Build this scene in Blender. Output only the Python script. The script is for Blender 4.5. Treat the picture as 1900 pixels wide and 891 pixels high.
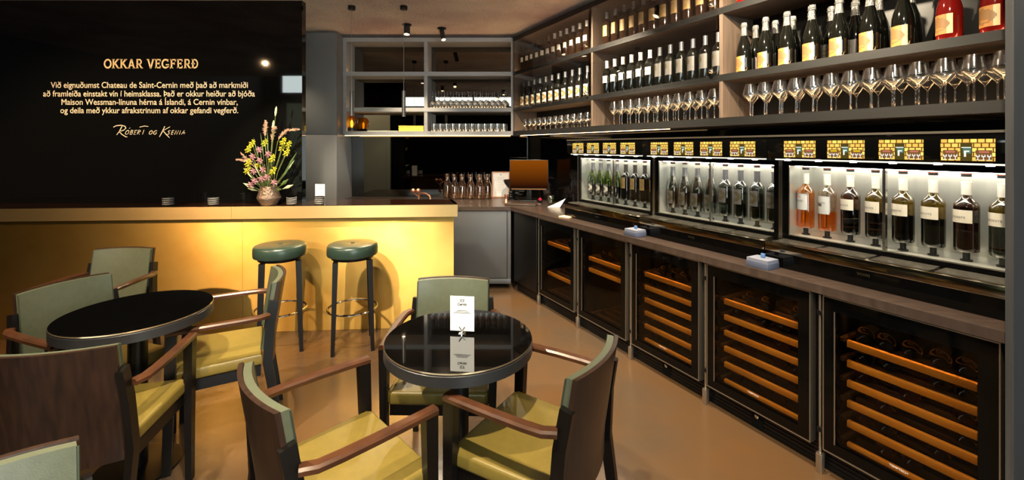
import bpy, bmesh, math, random
from mathutils import Vector, Matrix
random.seed(7)
PI = math.pi
SC = bpy.context.scene
COL = SC.collection
for o in list(bpy.data.objects): bpy.data.objects.remove(o)

# ------------------------------------------------------------------ camera, world, exposure
CAM_F, CAM_H = 815.0, 1.51
cd = bpy.data.cameras.new('camera'); cam = bpy.data.objects.new('camera', cd); COL.objects.link(cam)
cam.location = (0, 0, CAM_H); cam.rotation_euler = (PI/2, 0, 0)
cd.sensor_width = 36; cd.lens = 36*CAM_F/1900; cd.shift_y = -173.5/1900; cd.clip_start = .05
SC.camera = cam
SC.view_settings.view_transform = 'Standard'; SC.view_settings.look = 'None'
SC.view_settings.gamma = 1; SC.view_settings.use_curve_mapping = False
SC.view_settings.exposure = 0.12
w = bpy.data.worlds.new('world'); SC.world = w; w.use_nodes = True
w.node_tree.nodes['Background'].inputs[0].default_value = (.8, .85, 1, 1)
w.node_tree.nodes['Background'].inputs[1].default_value = .3
SC.cycles.max_bounces = 10; SC.cycles.transparent_max_bounces = 40
SC.cycles.diffuse_bounces = 4; SC.cycles.glossy_bounces = 5; SC.cycles.transmission_bounces = 6
SC.cycles.sample_clamp_indirect = 4.0
SC.cycles.caustics_reflective = False; SC.cycles.caustics_refractive = False
# light levels
SPOT_W = 340.0       # ceiling spots
WINDOW_E = 12.0       # daylight in the rear windows
STRIP_E = 13.0       # shelf light strips
CASE_E = 18.0        # dispenser lamps
COOLER_E = 50.0      # strips added in the wine coolers to brighten rails and bottles

# ------------------------------------------------------------------ helpers
def lin(c):
    return tuple(((x/255)/12.92 if x/255 <= .04045 else ((x/255+.055)/1.055)**2.4) for x in c)
def node_mat(name):
    m = bpy.data.materials.new(name); m.use_nodes = True
    nt = m.node_tree; nt.nodes.clear()
    out = nt.nodes.new('ShaderNodeOutputMaterial')
    return m, nt, out
def mat(name, c, rough=.5, metal=0, spec=.5, noise=0, nscale=8, stretch=(1, 1, 1), c2=None, bump=0, bscale=60, emit=None, estr=0, aniso=0, tangent=None, coat=0):
    m, nt, out = node_mat(name)
    p = nt.nodes.new('ShaderNodeBsdfPrincipled'); nt.links.new(p.outputs[0], out.inputs[0])
    col = lin(c) + (1,)
    p.inputs['Base Color'].default_value = col
    p.inputs['Roughness'].default_value = rough; p.inputs['Metallic'].default_value = metal
    p.inputs['Specular IOR Level'].default_value = spec
    p.inputs['Coat Weight'].default_value = coat; p.inputs['Coat Roughness'].default_value = .05
    if emit: p.inputs['Emission Color'].default_value = lin(emit)+(1,); p.inputs['Emission Strength'].default_value = estr
    if aniso:
        p.inputs['Anisotropic'].default_value = aniso
        v = nt.nodes.new('ShaderNodeCombineXYZ')
        for i in range(3): v.inputs[i].default_value = tangent[i]
        nt.links.new(v.outputs[0], p.inputs['Tangent'])
    if noise or bump:
        tc = nt.nodes.new('ShaderNodeTexCoord'); mp = nt.nodes.new('ShaderNodeMapping'); mp.inputs['Scale'].default_value = stretch
        nt.links.new(tc.outputs['Object'], mp.inputs[0])
    if noise:
        n = nt.nodes.new('ShaderNodeTexNoise'); n.inputs['Scale'].default_value = nscale; n.inputs['Detail'].default_value = 6
        nt.links.new(mp.outputs[0], n.inputs[0])
        r = nt.nodes.new('ShaderNodeValToRGB')
        d = lin(c2) if c2 else tuple(x*(1-noise) for x in lin(c))
        r.color_ramp.elements[0].position = .32; r.color_ramp.elements[1].position = .68
        r.color_ramp.elements[0].color = d+(1,); r.color_ramp.elements[1].color = col
        nt.links.new(n.outputs[0], r.inputs[0]); nt.links.new(r.outputs[0], p.inputs['Base Color'])
    if bump:
        b = nt.nodes.new('ShaderNodeBump'); b.inputs['Strength'].default_value = bump; b.inputs['Distance'].default_value = .02
        n2 = nt.nodes.new('ShaderNodeTexNoise'); n2.inputs['Scale'].default_value = bscale; n2.inputs['Detail'].default_value = 5
        nt.links.new(mp.outputs[0], n2.inputs[0]); nt.links.new(n2.outputs[0], b.inputs['Height']); nt.links.new(b.outputs[0], p.inputs['Normal'])
    return m
def glow(name, c, e):
    m, nt, out = node_mat(name)
    n = nt.nodes.new('ShaderNodeEmission'); n.inputs[0].default_value = lin(c)+(1,); n.inputs[1].default_value = e
    nt.links.new(n.outputs[0], out.inputs[0]); return m
def clear(name, tint=(255, 255, 255), refl=.6, blend=.35, rough=.01, base=.03):
    # thin clear material: see-through with reflections that grow towards grazing angles
    m, nt, out = node_mat(name)
    t = nt.nodes.new('ShaderNodeBsdfTransparent'); t.inputs[0].default_value = lin(tint)+(1,)
    g = nt.nodes.new('ShaderNodeBsdfGlossy'); g.inputs['Roughness'].default_value = rough
    lw = nt.nodes.new('ShaderNodeLayerWeight'); lw.inputs[0].default_value = blend
    ma = nt.nodes.new('ShaderNodeMath'); ma.operation = 'MULTIPLY_ADD'; ma.inputs[1].default_value = refl; ma.inputs[2].default_value = base
    mx = nt.nodes.new('ShaderNodeMixShader')
    nt.links.new(lw.outputs['Facing'], ma.inputs[0]); nt.links.new(ma.outputs[0], mx.inputs[0])
    nt.links.new(t.outputs[0], mx.inputs[1]); nt.links.new(g.outputs[0], mx.inputs[2]); nt.links.new(mx.outputs[0], out.inputs[0])
    return m

class MB:
    def __init__(s): s.bm = bmesh.new()
    def faces(s, vs, fs, m=0, smooth=False):
        v = [s.bm.verts.new(p) for p in vs]; out = []
        for f in fs:
            try: q = s.bm.faces.new([v[i] for i in f]); q.material_index = m; q.smooth = smooth; out.append(q)
            except ValueError: pass
        return v, out
    def box(s, x0, x1, y0, y1, z0, z1, m=0, bev=0, seg=2):
        x0, x1 = min(x0, x1), max(x0, x1); y0, y1 = min(y0, y1), max(y0, y1); z0, z1 = min(z0, z1), max(z0, z1)
        v, f = s.faces([(x0,y0,z0),(x1,y0,z0),(x1,y1,z0),(x0,y1,z0),(x0,y0,z1),(x1,y0,z1),(x1,y1,z1),(x0,y1,z1)],
            [(3,2,1,0),(4,5,6,7),(0,1,5,4),(1,2,6,5),(2,3,7,6),(3,0,4,7)], m)
        if bev:
            e = list({e for q in f for e in q.edges})
            r = bmesh.ops.bevel(s.bm, geom=e, offset=bev, segments=seg, profile=.5, affect='EDGES', material=m)
            for q in r['faces']: q.smooth = True
        return s
    def prism(s, pts, z0, z1, m=0, bev=0, seg=2):
        n = len(pts)
        v, f = s.faces([(x,y,z0) for x,y in pts]+[(x,y,z1) for x,y in pts],
            [tuple(range(n-1,-1,-1)), tuple(range(n,2*n))]+[(i,(i+1)%n,n+(i+1)%n,n+i) for i in range(n)], m)
        if bev:
            e = [e for q in f[:2] for e in q.edges]
            r = bmesh.ops.bevel(s.bm, geom=e, offset=bev, segments=seg, profile=.5, affect='EDGES', material=m)
            for q in r['faces']: q.smooth = True
        return s
    def lathe(s, prof, seg=24, m=0, c=(0,0,0), mf=None, axis='z'):
        rings = []
        def pt(r, z, a):
            x, y = r*math.cos(a), r*math.sin(a)
            if axis == 'z': return (c[0]+x, c[1]+y, c[2]+z)
            if axis == 'y': return (c[0]+x, c[1]+z, c[2]-y)
            return (c[0]+z, c[1]+x, c[2]+y)
        for r, z in prof:
            if r < 1e-6: rings.append([s.bm.verts.new(pt(0, z, 0))])
            else: rings.append([s.bm.verts.new(pt(r, z, 2*PI*k/seg)) for k in range(seg)])
        for i in range(len(rings)-1):
            a, b = rings[i], rings[i+1]; mi = mf(i) if mf else m
            for k in range(seg):
                k2 = (k+1) % seg
                if len(a) == 1 and len(b) == 1: continue
                if len(a) == 1: vs = [a[0], b[k2], b[k]]
                elif len(b) == 1: vs = [a[k], a[k2], b[0]]
                else: vs = [a[k], a[k2], b[k2], b[k]]
                f = s.bm.faces.new(vs); f.material_index = mi; f.smooth = True
        return s
    def disc(s, c, r, z0, z1, seg=32, m=0): return s.lathe([(0,z0),(r,z0),(r,z1),(0,z1)], seg, m, c)
    def sweep(s, pts, sec, up=(0,0,1), m=0, closed=False, smooth=True, cap=True):
        # sec: list of (a,b) offsets (side, up) or function i->list
        P = [Vector(p) for p in pts]; n = len(P); rings = []
        for i, p in enumerate(P):
            if closed: t = P[(i+1) % n]-P[i-1]
            else: t = P[min(i+1,n-1)]-P[max(i-1,0)]
            t.normalize(); u = Vector(up(i) if callable(up) else up); sd = t.cross(u)
            if sd.length < 1e-5: sd = t.cross(Vector((1,0,0)))
            sd.normalize(); u2 = sd.cross(t).normalized()
            q = sec(i) if callable(sec) else sec
            rings.append([s.bm.verts.new(p+sd*a+u2*b) for a, b in q])
        k = len(rings[0]); R = range(n if closed else n-1)
        for i in R:
            a, b = rings[i], rings[(i+1) % n]
            for j in range(k):
                f = s.bm.faces.new([a[j], a[(j+1) % k], b[(j+1) % k], b[j]]); f.material_index = m; f.smooth = smooth
        if cap and not closed:
            for r in (rings[0][::-1], rings[-1]):
                try: f = s.bm.faces.new(r); f.material_index = m
                except ValueError: pass
        return s
    def tube(s, pts, r, seg=8, m=0, closed=False):
        def sec(i):
            rr = r[i] if isinstance(r, (list, tuple)) else r
            return [(rr*math.cos(2*PI*k/seg), rr*math.sin(2*PI*k/seg)) for k in range(seg)]
        return s.sweep(pts, sec, (0,0.03,1), m, closed)
    def ball(s, c, r, m=0, sx=1, sy=1, sz=1, sub=2):
        q = bmesh.ops.create_icosphere(s.bm, subdivisions=sub, radius=r)
        for v in q['verts']: v.co = Vector((v.co.x*sx+c[0], v.co.y*sy+c[1], v.co.z*sz+c[2]))
        for f in {f for v in q['verts'] for f in v.link_faces}: f.material_index = m; f.smooth = True
        return s
    def ribbon(s, pts, wd, z=0, m=0):
        # flat stroke in the xz plane (y = z argument), mitred polyline
        P = [Vector((a, b)) for a, b in pts]; n = len(P); L = []; R = []
        for i in range(n):
            if i == 0: t = P[1]-P[0]
            elif i == n-1: t = P[-1]-P[-2]
            else: t = (P[i]-P[i-1]).normalized()+(P[i+1]-P[i]).normalized()
            t.normalize(); nn = Vector((-t.y, t.x)); ww = (wd(i/(n-1)) if callable(wd) else wd)/2
            L.append(P[i]+nn*ww); R.append(P[i]-nn*ww)
        for i in range(n-1):
            s.faces([(R[i].x,z,R[i].y),(R[i+1].x,z,R[i+1].y),(L[i+1].x,z,L[i+1].y),(L[i].x,z,L[i].y)], [(0,1,2,3)], m)
        return s
    def build(s, name, mats, parent=None, loc=None, rz=0, sharp=40, recalc=True):
        if recalc: bmesh.ops.recalc_face_normals(s.bm, faces=s.bm.faces)
        me = bpy.data.meshes.new(name); s.bm.to_mesh(me); s.bm.free()
        for m in (mats if isinstance(mats, (list, tuple)) else [mats]): me.materials.append(m)
        try: me.set_sharp_from_angle(angle=math.radians(sharp))
        except Exception: pass
        o = bpy.data.objects.new(name, me); COL.objects.link(o)
        if parent: o.parent = parent
        if loc is not None: o.location = loc
        o.rotation_euler.z = rz
        return o
def tag(o, label, cat, group=None, kind=None):
    o['label'] = label; o['category'] = cat
    if group: o['group'] = group
    if kind: o['kind'] = kind
    return o
def thing(name, label, cat, loc=(0,0,0), rz=0, group=None):
    o = bpy.data.objects.new(name, None); COL.objects.link(o); o.empty_display_size = .1
    o.location = loc; o.rotation_euler.z = rz
    return tag(o, label, cat, group)
def struct(o):
    o['kind'] = 'structure'; return o
def dup(root, loc, rz=0, label=None, group=None, rot=None):
    def cp(o, par):
        c = o.copy(); COL.objects.link(c)
        if par: c.parent = par
        for ch in o.children: cp(ch, c)
        return c
    r = cp(root, None); r.location = loc; r.rotation_euler = rot if rot else (0, 0, rz)
    if label: r['label'] = label
    if group: r['group'] = group
    return r
def place(first, used, loc, rz=0, label=None, group=None, rot=None):
    # the first placement uses the prototype itself, later ones copy it
    if first.name in used: return dup(first, loc, rz, label, group, rot)
    used.add(first.name); first.location = loc; first.rotation_euler = rot if rot else (0, 0, rz)
    if label: first['label'] = label
    if group: first['group'] = group
    return first
USED = set()
def text(body, size, name, m, parent=None, loc=(0,0,0), rot=(PI/2,0,0), align='CENTER', bold=0, fit=None):
    cu = bpy.data.curves.new(name, 'FONT'); cu.body = body; cu.size = size; cu.align_x = align; cu.offset = bold; cu.resolution_u = 4
    t = bpy.data.objects.new('t', cu); COL.objects.link(t); bpy.context.view_layer.update()
    me = bpy.data.meshes.new_from_object(t.evaluated_get(bpy.context.evaluated_depsgraph_get()))
    bpy.data.objects.remove(t); me.name = name; me.materials.clear(); me.materials.append(m)
    if fit:
        xs = [v.co.x for v in me.vertices]; k = fit/(max(xs)-min(xs)); mid = (max(xs)+min(xs))/2
        for v in me.vertices: v.co.x = (v.co.x-mid)*k
    o = bpy.data.objects.new(name, me); COL.objects.link(o)
    if parent: o.parent = parent
    o.location = loc; o.rotation_euler = rot; return o
ORD = 'first second third fourth fifth sixth seventh eighth ninth tenth eleventh twelfth thirteenth fourteenth fifteenth sixteenth'.split()

# frame of the long bar wall: x runs along it towards the camera, y into it
RW = math.atan2(-.8786, .4776); WO = (2.525, 0.0)
def W(u, t, z=0):
    return (WO[0]+.4776*u+.8786*t, WO[1]-.8786*u+.4776*t, z)

# ------------------------------------------------------------------ materials
M = {}
M['floor'] = mat('floor_resin', (86, 60, 34), .2, 0, .5, .4, 1.1, c2=(68, 58, 48), bump=.04, bscale=25)
M['ceil'] = mat('sprayed_ceiling', (244, 226, 212), .95, 0, .2, .4, 1.6, c2=(204, 176, 172), bump=1.0, bscale=38)
M['blackglass'] = mat('black_glass', (9, 9, 9), .025, 0, .62)
M['gloss'] = mat('gloss_black', (5, 5, 5), .06, 0, .28)
M['tableglass'] = mat('black_table_glass', (4, 4, 4), .012, 0, 1.0, coat=1.0)
M['greyd'] = mat('grey_base_laminate', (66, 66, 68), .42, 0, .5, .1, 3)
M['mirror'] = mat('smoked_mirror', (110, 104, 96), .015, 1)
M['splash'] = mat('dark_mirror_glass', (84, 82, 80), .02, 1)
M['plaster'] = mat('dark_plaster', (60, 56, 52), .8, noise=.2)
M['brass'] = mat('brushed_brass', (212, 178, 104), .46, 1, noise=.16, nscale=2.2, stretch=(1, 1, 1.2), c2=(198, 156, 76), aniso=.9, tangent=(0, 0, 1))
M['brassedge'] = mat('brushed_brass_edge', (220, 190, 134), .4, 1, noise=.1, nscale=3, aniso=.7, tangent=(0, 0, 1))
M['bartop'] = mat('polished_dark_top', (40, 22, 12), .06, 0, .6)
M['grey'] = mat('grey_laminate', (112, 112, 114), .42, 0, .5, .1, 3)
M['greywood'] = mat('grey_oak', (60, 59, 60), .5, 0, .4, .3, 3, (30, 30, 1.2), bump=.05)
M['shelf'] = mat('charcoal_board', (22, 22, 22), .5, 0, .4, .2, 3, (2, 20, 20))
M['shelfl'] = mat('grey_board', (165, 163, 162), .5, 0, .4, .15, 3, (2, 20, 20))
M['divider'] = mat('taupe_oak', (104, 88, 76), .55, 0, .3, .3, 3, (25, 25, 1.2))
M['backing'] = mat('dark_backing', (15, 15, 15), .3, 0, .5, .3, 4)
M['worktop'] = mat('walnut_worktop', (66, 54, 48), .28, 0, .5, .35, 3, (3, 14, 3))
M['worktopd'] = mat('charcoal_worktop', (66, 62, 64), .3, 0, .5, .3, 3, (3, 14, 3))
M['steel'] = mat('brushed_steel', (190, 180, 166), .3, .95)
M['band'] = mat('polished_band', (150, 138, 116), .12, 1)
M['steelb'] = mat('bright_steel', (214, 212, 206), .2, 1)
M['casew'] = mat('pale_satin_steel', (226, 228, 220), .3, .7, noise=.12, nscale=5, stretch=(6, 6, .6), bump=.08, bscale=9)
M['chrome'] = mat('chrome', (230, 228, 222), .06, 1)
M['blk'] = mat('satin_black', (8, 8, 9), .35, spec=.35)
M['blkm'] = mat('matt_black', (6, 6, 6), .8, spec=.1)
M['beech'] = mat('beech_rail', (255, 178, 66), .5, 0, .3, .2, 4, (2, 20, 20), c2=(244, 156, 46))
M['slat'] = mat('shaded_beech_slat', (74, 50, 28), .6, noise=.2)  # same beech as the rails, darkened for the shade inside the coolers
M['wood'] = mat('dark_walnut', (48, 31, 23), .34, 0, .4, .35, 4, (14, 14, 1.6), c2=(30, 20, 16))
M['arm'] = mat('walnut_arm', (74, 44, 26), .3, 0, .45, .3, 4, (6, 3, 6), c2=(54, 32, 20))
M['ebony'] = mat('ebony_leg', (13, 10, 9), .34, 0, .35, .3, 4, (14, 14, 2))
M['leather'] = mat('green_leather_lit', (112, 96, 42), .42, 0, .5, .12, 40, bump=.05, bscale=260)  # seat copy of the chair leather, warm spot light put into its colour
M['leather_shaded'] = mat('green_leather_shaded', (76, 81, 66), .38, 0, .5, .12, 40, bump=.05, bscale=260)  # same leather for the backs, greyed as if in shade
M['teal'] = mat('bottle_green_leather', (38, 54, 47), .3, 0, .5, .1, 40)
M['piping'] = mat('leather_piping', (44, 52, 40), .5)
M['clear'] = clear('clear_glass', refl=.85, blend=.5, base=.1, rough=.12)
M['clearp'] = clear('clear_pane', refl=.25, blend=.3, base=.035)
M['coolerp'] = clear('tinted_door_glass', (205, 200, 196), refl=.12, blend=.3, base=.012)
M['bott'] = mat('dark_bottle_glass', (10, 11, 8), .06, 0, .6)
M['bottbr'] = mat('brown_bottle_glass', (30, 17, 8), .06, 0, .6)
M['capw'] = mat('white_capsule', (232, 226, 214), .4)
M['capg'] = mat('grey_capsule', (104, 104, 108), .35, .4)
M['caps'] = mat('silver_foil', (150, 148, 146), .3, .8, bump=.5, bscale=220)
M['capd'] = mat('dark_capsule', (52, 46, 40), .4)
M['labw'] = mat('cream_label', (240, 232, 214), .6)
M['labg'] = mat('gold_label', (164, 132, 78), .5)
M['labg2'] = mat('gold_label_print', (150, 122, 80), .5)
M['labs'] = mat('silver_label', (98, 95, 93), .5)
M['labs2'] = mat('silver_label_print', (78, 70, 46), .5)
M['labo'] = mat('champagne_label', (164, 112, 54), .5)
M['labo2'] = mat('champagne_label_ring', (124, 90, 52), .5)
M['labo3'] = mat('champagne_label_lace', (190, 166, 124), .5)
M['ink'] = mat('print_ink', (60, 58, 56), .7)
M['paper'] = mat('white_card', (226, 225, 222), .6)
M['gold'] = mat('gold_lettering', (236, 204, 150), .4, 0)
M['goldd'] = mat('pale_lettering', (222, 206, 178), .4, 0)
M['strip'] = glow('warm_light_strip', (255, 204, 144), STRIP_E)
M['stripw'] = glow('white_light_strip', (255, 246, 226), CASE_E)
M['striph'] = glow('hood_light_strip', (255, 248, 230), 1.1)
M['stripc'] = glow('added_cooler_strip', (255, 196, 120), COOLER_E)
M['lampw'] = glow('lamp_lens', (255, 226, 180), 14)
M['dayc'] = glow('curtained_pane', (150, 164, 134), .9)
M['day'] = glow('daylight_pane', (226, 240, 238), WINDOW_E)
M['pewter'] = mat('hammered_pewter', (150, 128, 112), .42, .8, bump=.5, bscale=70)
M['amber'] = clear('amber_glass', (255, 190, 60), refl=.5, blend=.3, base=.05)
M['yellow'] = mat('yellow_cover', (226, 200, 60), .5)
M['copper'] = mat('rose_copper', (222, 160, 128), .25, .9)
# ------------------------------------------------------------------ room shell
CZ = 2.86
b = MB(); b.box(-6.2, 5.6, -3.4, 5.8, -.05, 0); struct(b.build('floor', M['floor']))
b = MB(); b.box(-6.2, 5.6, -.9, 5.8, CZ, CZ+.1); struct(b.build('ceiling', M['ceil']))
b = MB(); b.box(-6.2, 5.6, -3.4, -.9, 3.6, 3.7); b.box(-6.2, 5.6, -.95, -.9, CZ+.1, 3.6); struct(b.build('ceiling_rear', M['plaster']))
b = MB(); b.box(-6.1, -1.793, 3.75, 3.82, 0, 2.757); struct(b.build('wall_left', M['blackglass']))
b = MB(); b.box(-2.86, -2.08, 3.823, 3.86, 0, 2.1); b.box(-2.92, -2.86, 3.823, 3.87, 0, 2.16); b.box(-2.08, -2.02, 3.823, 3.87, 0, 2.16); b.box(-2.86, -2.08, 3.823, 3.87, 2.1, 2.16)  # pale panel added behind the partition for the shelf mirrors to reflect
struct(b.build('door_1', mat('pale_green_door', (196, 202, 186), .5)))
b = MB(); b.box(-6.2, .5, 5.6, 5.7, 0, 3); struct(b.build('wall_back', M['backing']))
b = MB(); b.box(-6.3, 3.9, .633, .73, 0, 3.6); struct(b.build('wall_right', M['backing'], loc=W(0, 0, 0), rz=RW))
b = MB(); b.box(-6.2, -6.1, -3.4, 5.7, 0, 3.6); struct(b.build('wall_side', M['plaster']))
b = MB()   # rear wall (behind the camera) with window openings
XS = [(-5.6, -5.15), (-4.95, -4.3), (.8, 2.4), (2.7, 4.3)]
zs = [(.35, 2.62)]*4
px = -6.2
for (x0, x1), (z0, z1) in zip(XS, zs):
    b.box(px, x0, -3.4, -3.3, 0, 2.8); b.box(x0, x1, -3.4, -3.3, 0, z0); b.box(x0, x1, -3.4, -3.3, z1, 2.8); px = x1
b.box(px, 5.6, -3.4, -3.3, 0, 2.8); b.box(-6.2, 5.6, -3.4, -3.3, 3.34, 3.6)
b.box(.2, 5.6, -3.4, -3.3, 2.8, 3.34); b.box(-6.2, -5.7, -3.4, -3.3, 2.8, 3.34)
struct(b.build('wall_rear', M['plaster']))
for i, ((x0, x1), (z0, z1)) in enumerate(list(zip(XS, zs))+[((-5.7, .2), (2.8, 3.34))]):
    b = MB(); b.box(x0, x1, -3.38, -3.37, z0, z1); o = struct(b.build('window_%d' % (i+1), M['dayc'] if i < 2 else M['day']))
    b = MB(); k = max(1, round((x1-x0)/1.4))
    for j in range(k+1):
        xx = x0+(x1-x0)*j/k; b.box(max(x0, xx-.025), min(x1, xx+.025), -3.37, -3.33, z0, z1)
    b.box(x0, x1, -3.37, -3.33, z0, z0+.04); b.box(x0, x1, -3.37, -3.33, z1-.04, z1)
    b.build('window_frame', M['blk'], o)

# end panel of the bar wall
b = MB(); b.box(-1.72, -1.70, -.02, .63, 0, CZ); o = b.build('end_panel', M['greywood'], loc=W(0, 0, 0), rz=RW)
tag(o, 'tall grey wood-grain end panel closing off the bottle wall', 'panel')

# ------------------------------------------------------------------ lettering on the black wall
def letter(b, ch, x, h, t):
    s = t*.9; q = lambda pts, wd=t: b.ribbon([(x+px*h, pz*h) for px, pz in pts], wd*h)
    def serif(cx, z, wd=.30): q([(cx-wd/2, z), (cx+wd/2, z)], s*.62)
    lo, hi = s*.31, 1-s*.31
    def arc(cx, cz, rx, rz, a0, a1, n=20): return [(cx+rx*math.cos(math.radians(a0+(a1-a0)*i/n)), cz+rz*math.sin(math.radians(a0+(a1-a0)*i/n))) for i in range(n+1)]
    if ch == 'O': q(arc(.42, .5, .36, .43, 0, 360, 32)); return .84
    if ch == 'K':
        q([(.18, 0), (.18, 1)]); q([(.24, .42), (.68, .98)]); q([(.36, .56), (.72, .02)])
        serif(.18, lo); serif(.18, hi); serif(.68, hi, .26); serif(.74, lo, .28); return .86
    if ch == 'A':
        q([(.14, 0), (.42, 1)]); q([(.42, 1), (.72, 0)]); q([(.26, .32), (.6, .32)], t*.8); serif(.14, lo, .28); serif(.72, lo, .28); return .86
    if ch in 'RÐ':
        q([(.18, 0), (.18, 1)])
        if ch == 'R':
            q([(.18, .93), (.42, .93)]+arc(.42, .695, .2, .235, 90, -90, 12)+[(.42, .46), (.18, .46)], t*.85); q([(.4, .46), (.68, .03)]); serif(.18, lo); serif(.7, lo, .24); return .82
        q([(.18, .93), (.38, .93)]+arc(.38, .5, .32, .43, 90, -90, 16)+[(.38, .07), (.18, .07)], t*.85); q([(0, .5), (.4, .5)], t*.8); serif(.14, hi, .2); serif(.14, lo, .2); return .82
    if ch in 'EF':
        q([(.18, 0), (.18, 1)]); q([(.04, .93), (.66, .93)], t*.8); q([(.18, .52), (.52, .52)], t*.8); q([(.62, .99), (.62, .74)], t*.7); q([(.5, .64), (.5, .4)], t*.6)
        if ch == 'E': q([(.04, .07), (.66, .07)], t*.8); q([(.62, .01), (.62, .28)], t*.7)
        else: serif(.18, lo, .36)
        return .76 if ch == 'E' else .72
    if ch == 'V':
        q([(.1, 1), (.4, 0)]); q([(.4, 0), (.7, 1)]); serif(.1, hi, .3); serif(.7, hi, .3); return .82
    if ch == 'G':
        q(arc(.42, .5, .36, .43, 40, 335, 28)); q([(.46, .4), (.82, .4)], t*.75); q([(.74, .4), (.74, .12)]); q([(.7, .98), (.7, .7)], t*.6); return .88
    return .4
YW = 3.75-.004
sc_ = YW/815
b = MB(); x = 0; hh = 17.5*sc_
for ch in 'OKKAR VEGFERÐ': x += letter(b, ch, x, hh, .17)*hh+.04*hh
k = (176*sc_)/x
for v in b.bm.verts: v.co.x = (v.co.x)*k
o = b.build('wall_heading', M['gold'], loc=((193-950)*sc_, YW, CAM_H+(272-127)*sc_), recalc=False)
tag(o, 'gold slab-serif heading lettered high on the black glass wall', 'lettering')
lines = [('Við eignuðumst Chateau de Saint-Cernin með það að markmiði', 94, 460, 163), ('að framleiða einstakt vín í heimsklassa. Það er okkur heiður að bjóða', 80, 473, 179),
         ('Maison Wessman-línuna hérna á Íslandi, á Cernin vínbar,', 114, 441, 194.5), ('og deila með ykkur afrakstrinum af okkar gefandi vegferð.', 112, 442, 210)]
t = thing('wall_paragraph', 'four centred lines of small pale gold text on the black glass wall', 'lettering', (0, YW, 0))
def xr(sx):     # width of a piece of text at size 1
    cu = bpy.data.curves.new('m', 'FONT'); cu.body = sx; q = bpy.data.objects.new('m', cu); COL.objects.link(q); bpy.context.view_layer.update()
    me = bpy.data.meshes.new_from_object(q.evaluated_get(bpy.context.evaluated_depsgraph_get())); xs = [v.co.x for v in me.vertices]
    bpy.data.objects.remove(q); bpy.data.meshes.remove(me); return min(xs), max(xs)
o0, o1 = xr('o')
for body, x0, x1, yb in lines:
    plain = body.replace('ð', 'o')
    o = text(plain, 15.5*sc_, 'text_line', M['goldd'], t, (((x0+x1)/2-950)*sc_, 0, CAM_H+(272-yb)*sc_), bold=.0008, fit=(x1-x0)*sc_)
    a0, a1 = xr(plain); kx = (x1-x0)*sc_/(a1-a0); ks = 15.5*sc_; b = MB()      # eth strokes over the round letters
    for i, ch in enumerate(body):
        if ch != 'ð': continue
        r_ = (xr(plain[:i+1])[1]-a0)*kx-(x1-x0)*sc_/2; wd = (o1-o0)*kx; l_ = r_-wd
        b.ribbon([(r_-.05*wd, .30*ks), (r_-.12*wd, .45*ks), (r_-.35*wd, .60*ks), (l_+.22*wd, .70*ks)], .085*ks)
        b.ribbon([(l_+.30*wd, .50*ks), (r_-.02*wd, .68*ks)], .07*ks)
    if any(c == 'ð' for c in body):
        q = b.build('eth_strokes', M['goldd'], recalc=False); me = q.data
        bm = bmesh.new(); bm.from_mesh(o.data); 
        for v in me.vertices: v.co = (v.co.x, v.co.z, .0002)
        bm.from_mesh(me); bm.to_mesh(o.data); bm.free(); bpy.data.objects.remove(q)
# handwritten line, strokes in a 110 x 26 unit field
def S(b, pts, wd=1.5): b.ribbon([(px, pz) for px, pz in pts], lambda u: wd*(1.15-.7*abs(u-.4)))
b = MB()
sl = lambda x0, y0, pts, k=1: [(x0+(px+py*.35)*k, y0+py*k) for px, py in pts]
S(b, [(-2, 21), (4, 24), (14, 25), (22, 23), (24, 19), (20, 15), (10, 12)], 1.9); S(b, [(16, 23), (11, 13), (5, 5)], 1.9); S(b, [(10, 12), (16, 6), (24, 1), (27, 1)], 1.9)
u = 24
gl = {'O': [[(3, 0), (0, 1.5), (0, 6), (3, 8.5), (6, 7), (6, 2), (3, 0)]], 'B': [[(1, 0), (1, 9)], [(1, 9), (5, 8), (4, 5), (1, 4.6), (5.5, 3.6), (5, .6), (1, 0)]],
      'E': [[(5, 8.6), (1, 8.4), (1, 0), (5, .3)], [(1, 4.4), (4.4, 4.5)]], 'R': [[(1, 0), (1, 9)], [(1, 9), (5.2, 8), (5, 5.4), (1, 4.4), (6, 0)]],
      'T': [[(3, 0), (3, 9.5)]], 'G': [[(6, 7.6), (3, 8.6), (0, 6), (0, 2), (3, 0), (6, 1.4), (6, 4), (3.4, 4)]], 'S': [[(5.4, 8), (2.4, 8.4), (1, 6.4), (4.6, 3.4), (4, .6), (0, .4)]],
      'N': [[(0, 0), (.6, 8.6), (5, 0), (6, 8.8)]], 'I': [[(1, 0), (1, 8.6)]], 'A': [[(0, 0), (3.4, 9), (6, 0)], [(1, 3.4), (7.4, 3.6)]]}
for ch, xx in zip('OBERT', (25, 34, 42, 49, 58)):
    for g in gl[ch]: S(b, sl(xx-3, 6, g, 1.02), 1.35)
S(b, [(30.5, 18), (33, 20)], 1.2); S(b, [(52, 21), (62, 23.5), (70, 22.5)], 1.5)
for ch, xx in zip('OG', (74, 83)):
    for g in gl[ch]: S(b, sl(xx-3, 6, g, .95), 1.35)
S(b, [(104, 23), (99, 12), (93, 1)], 1.9); S(b, [(115, 22), (99, 13)], 1.5); S(b, [(101, 13), (107, 6), (114, -1)], 1.9)
for ch, xx in zip('SENIA', (110, 118, 126, 135, 140)):
    for g in gl[ch]: S(b, sl(xx-2, 6, g, .95), 1.3)
k = (137*sc_)/152
for v in b.bm.verts: v.co.x *= k; v.co.z *= k*1.0
o = b.build('wall_signature', M['goldd'], loc=((212-950)*sc_, YW, CAM_H+(272-255)*sc_), recalc=False)
tag(o, 'pale handwritten signature line below the paragraph on the black wall', 'lettering')

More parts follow.
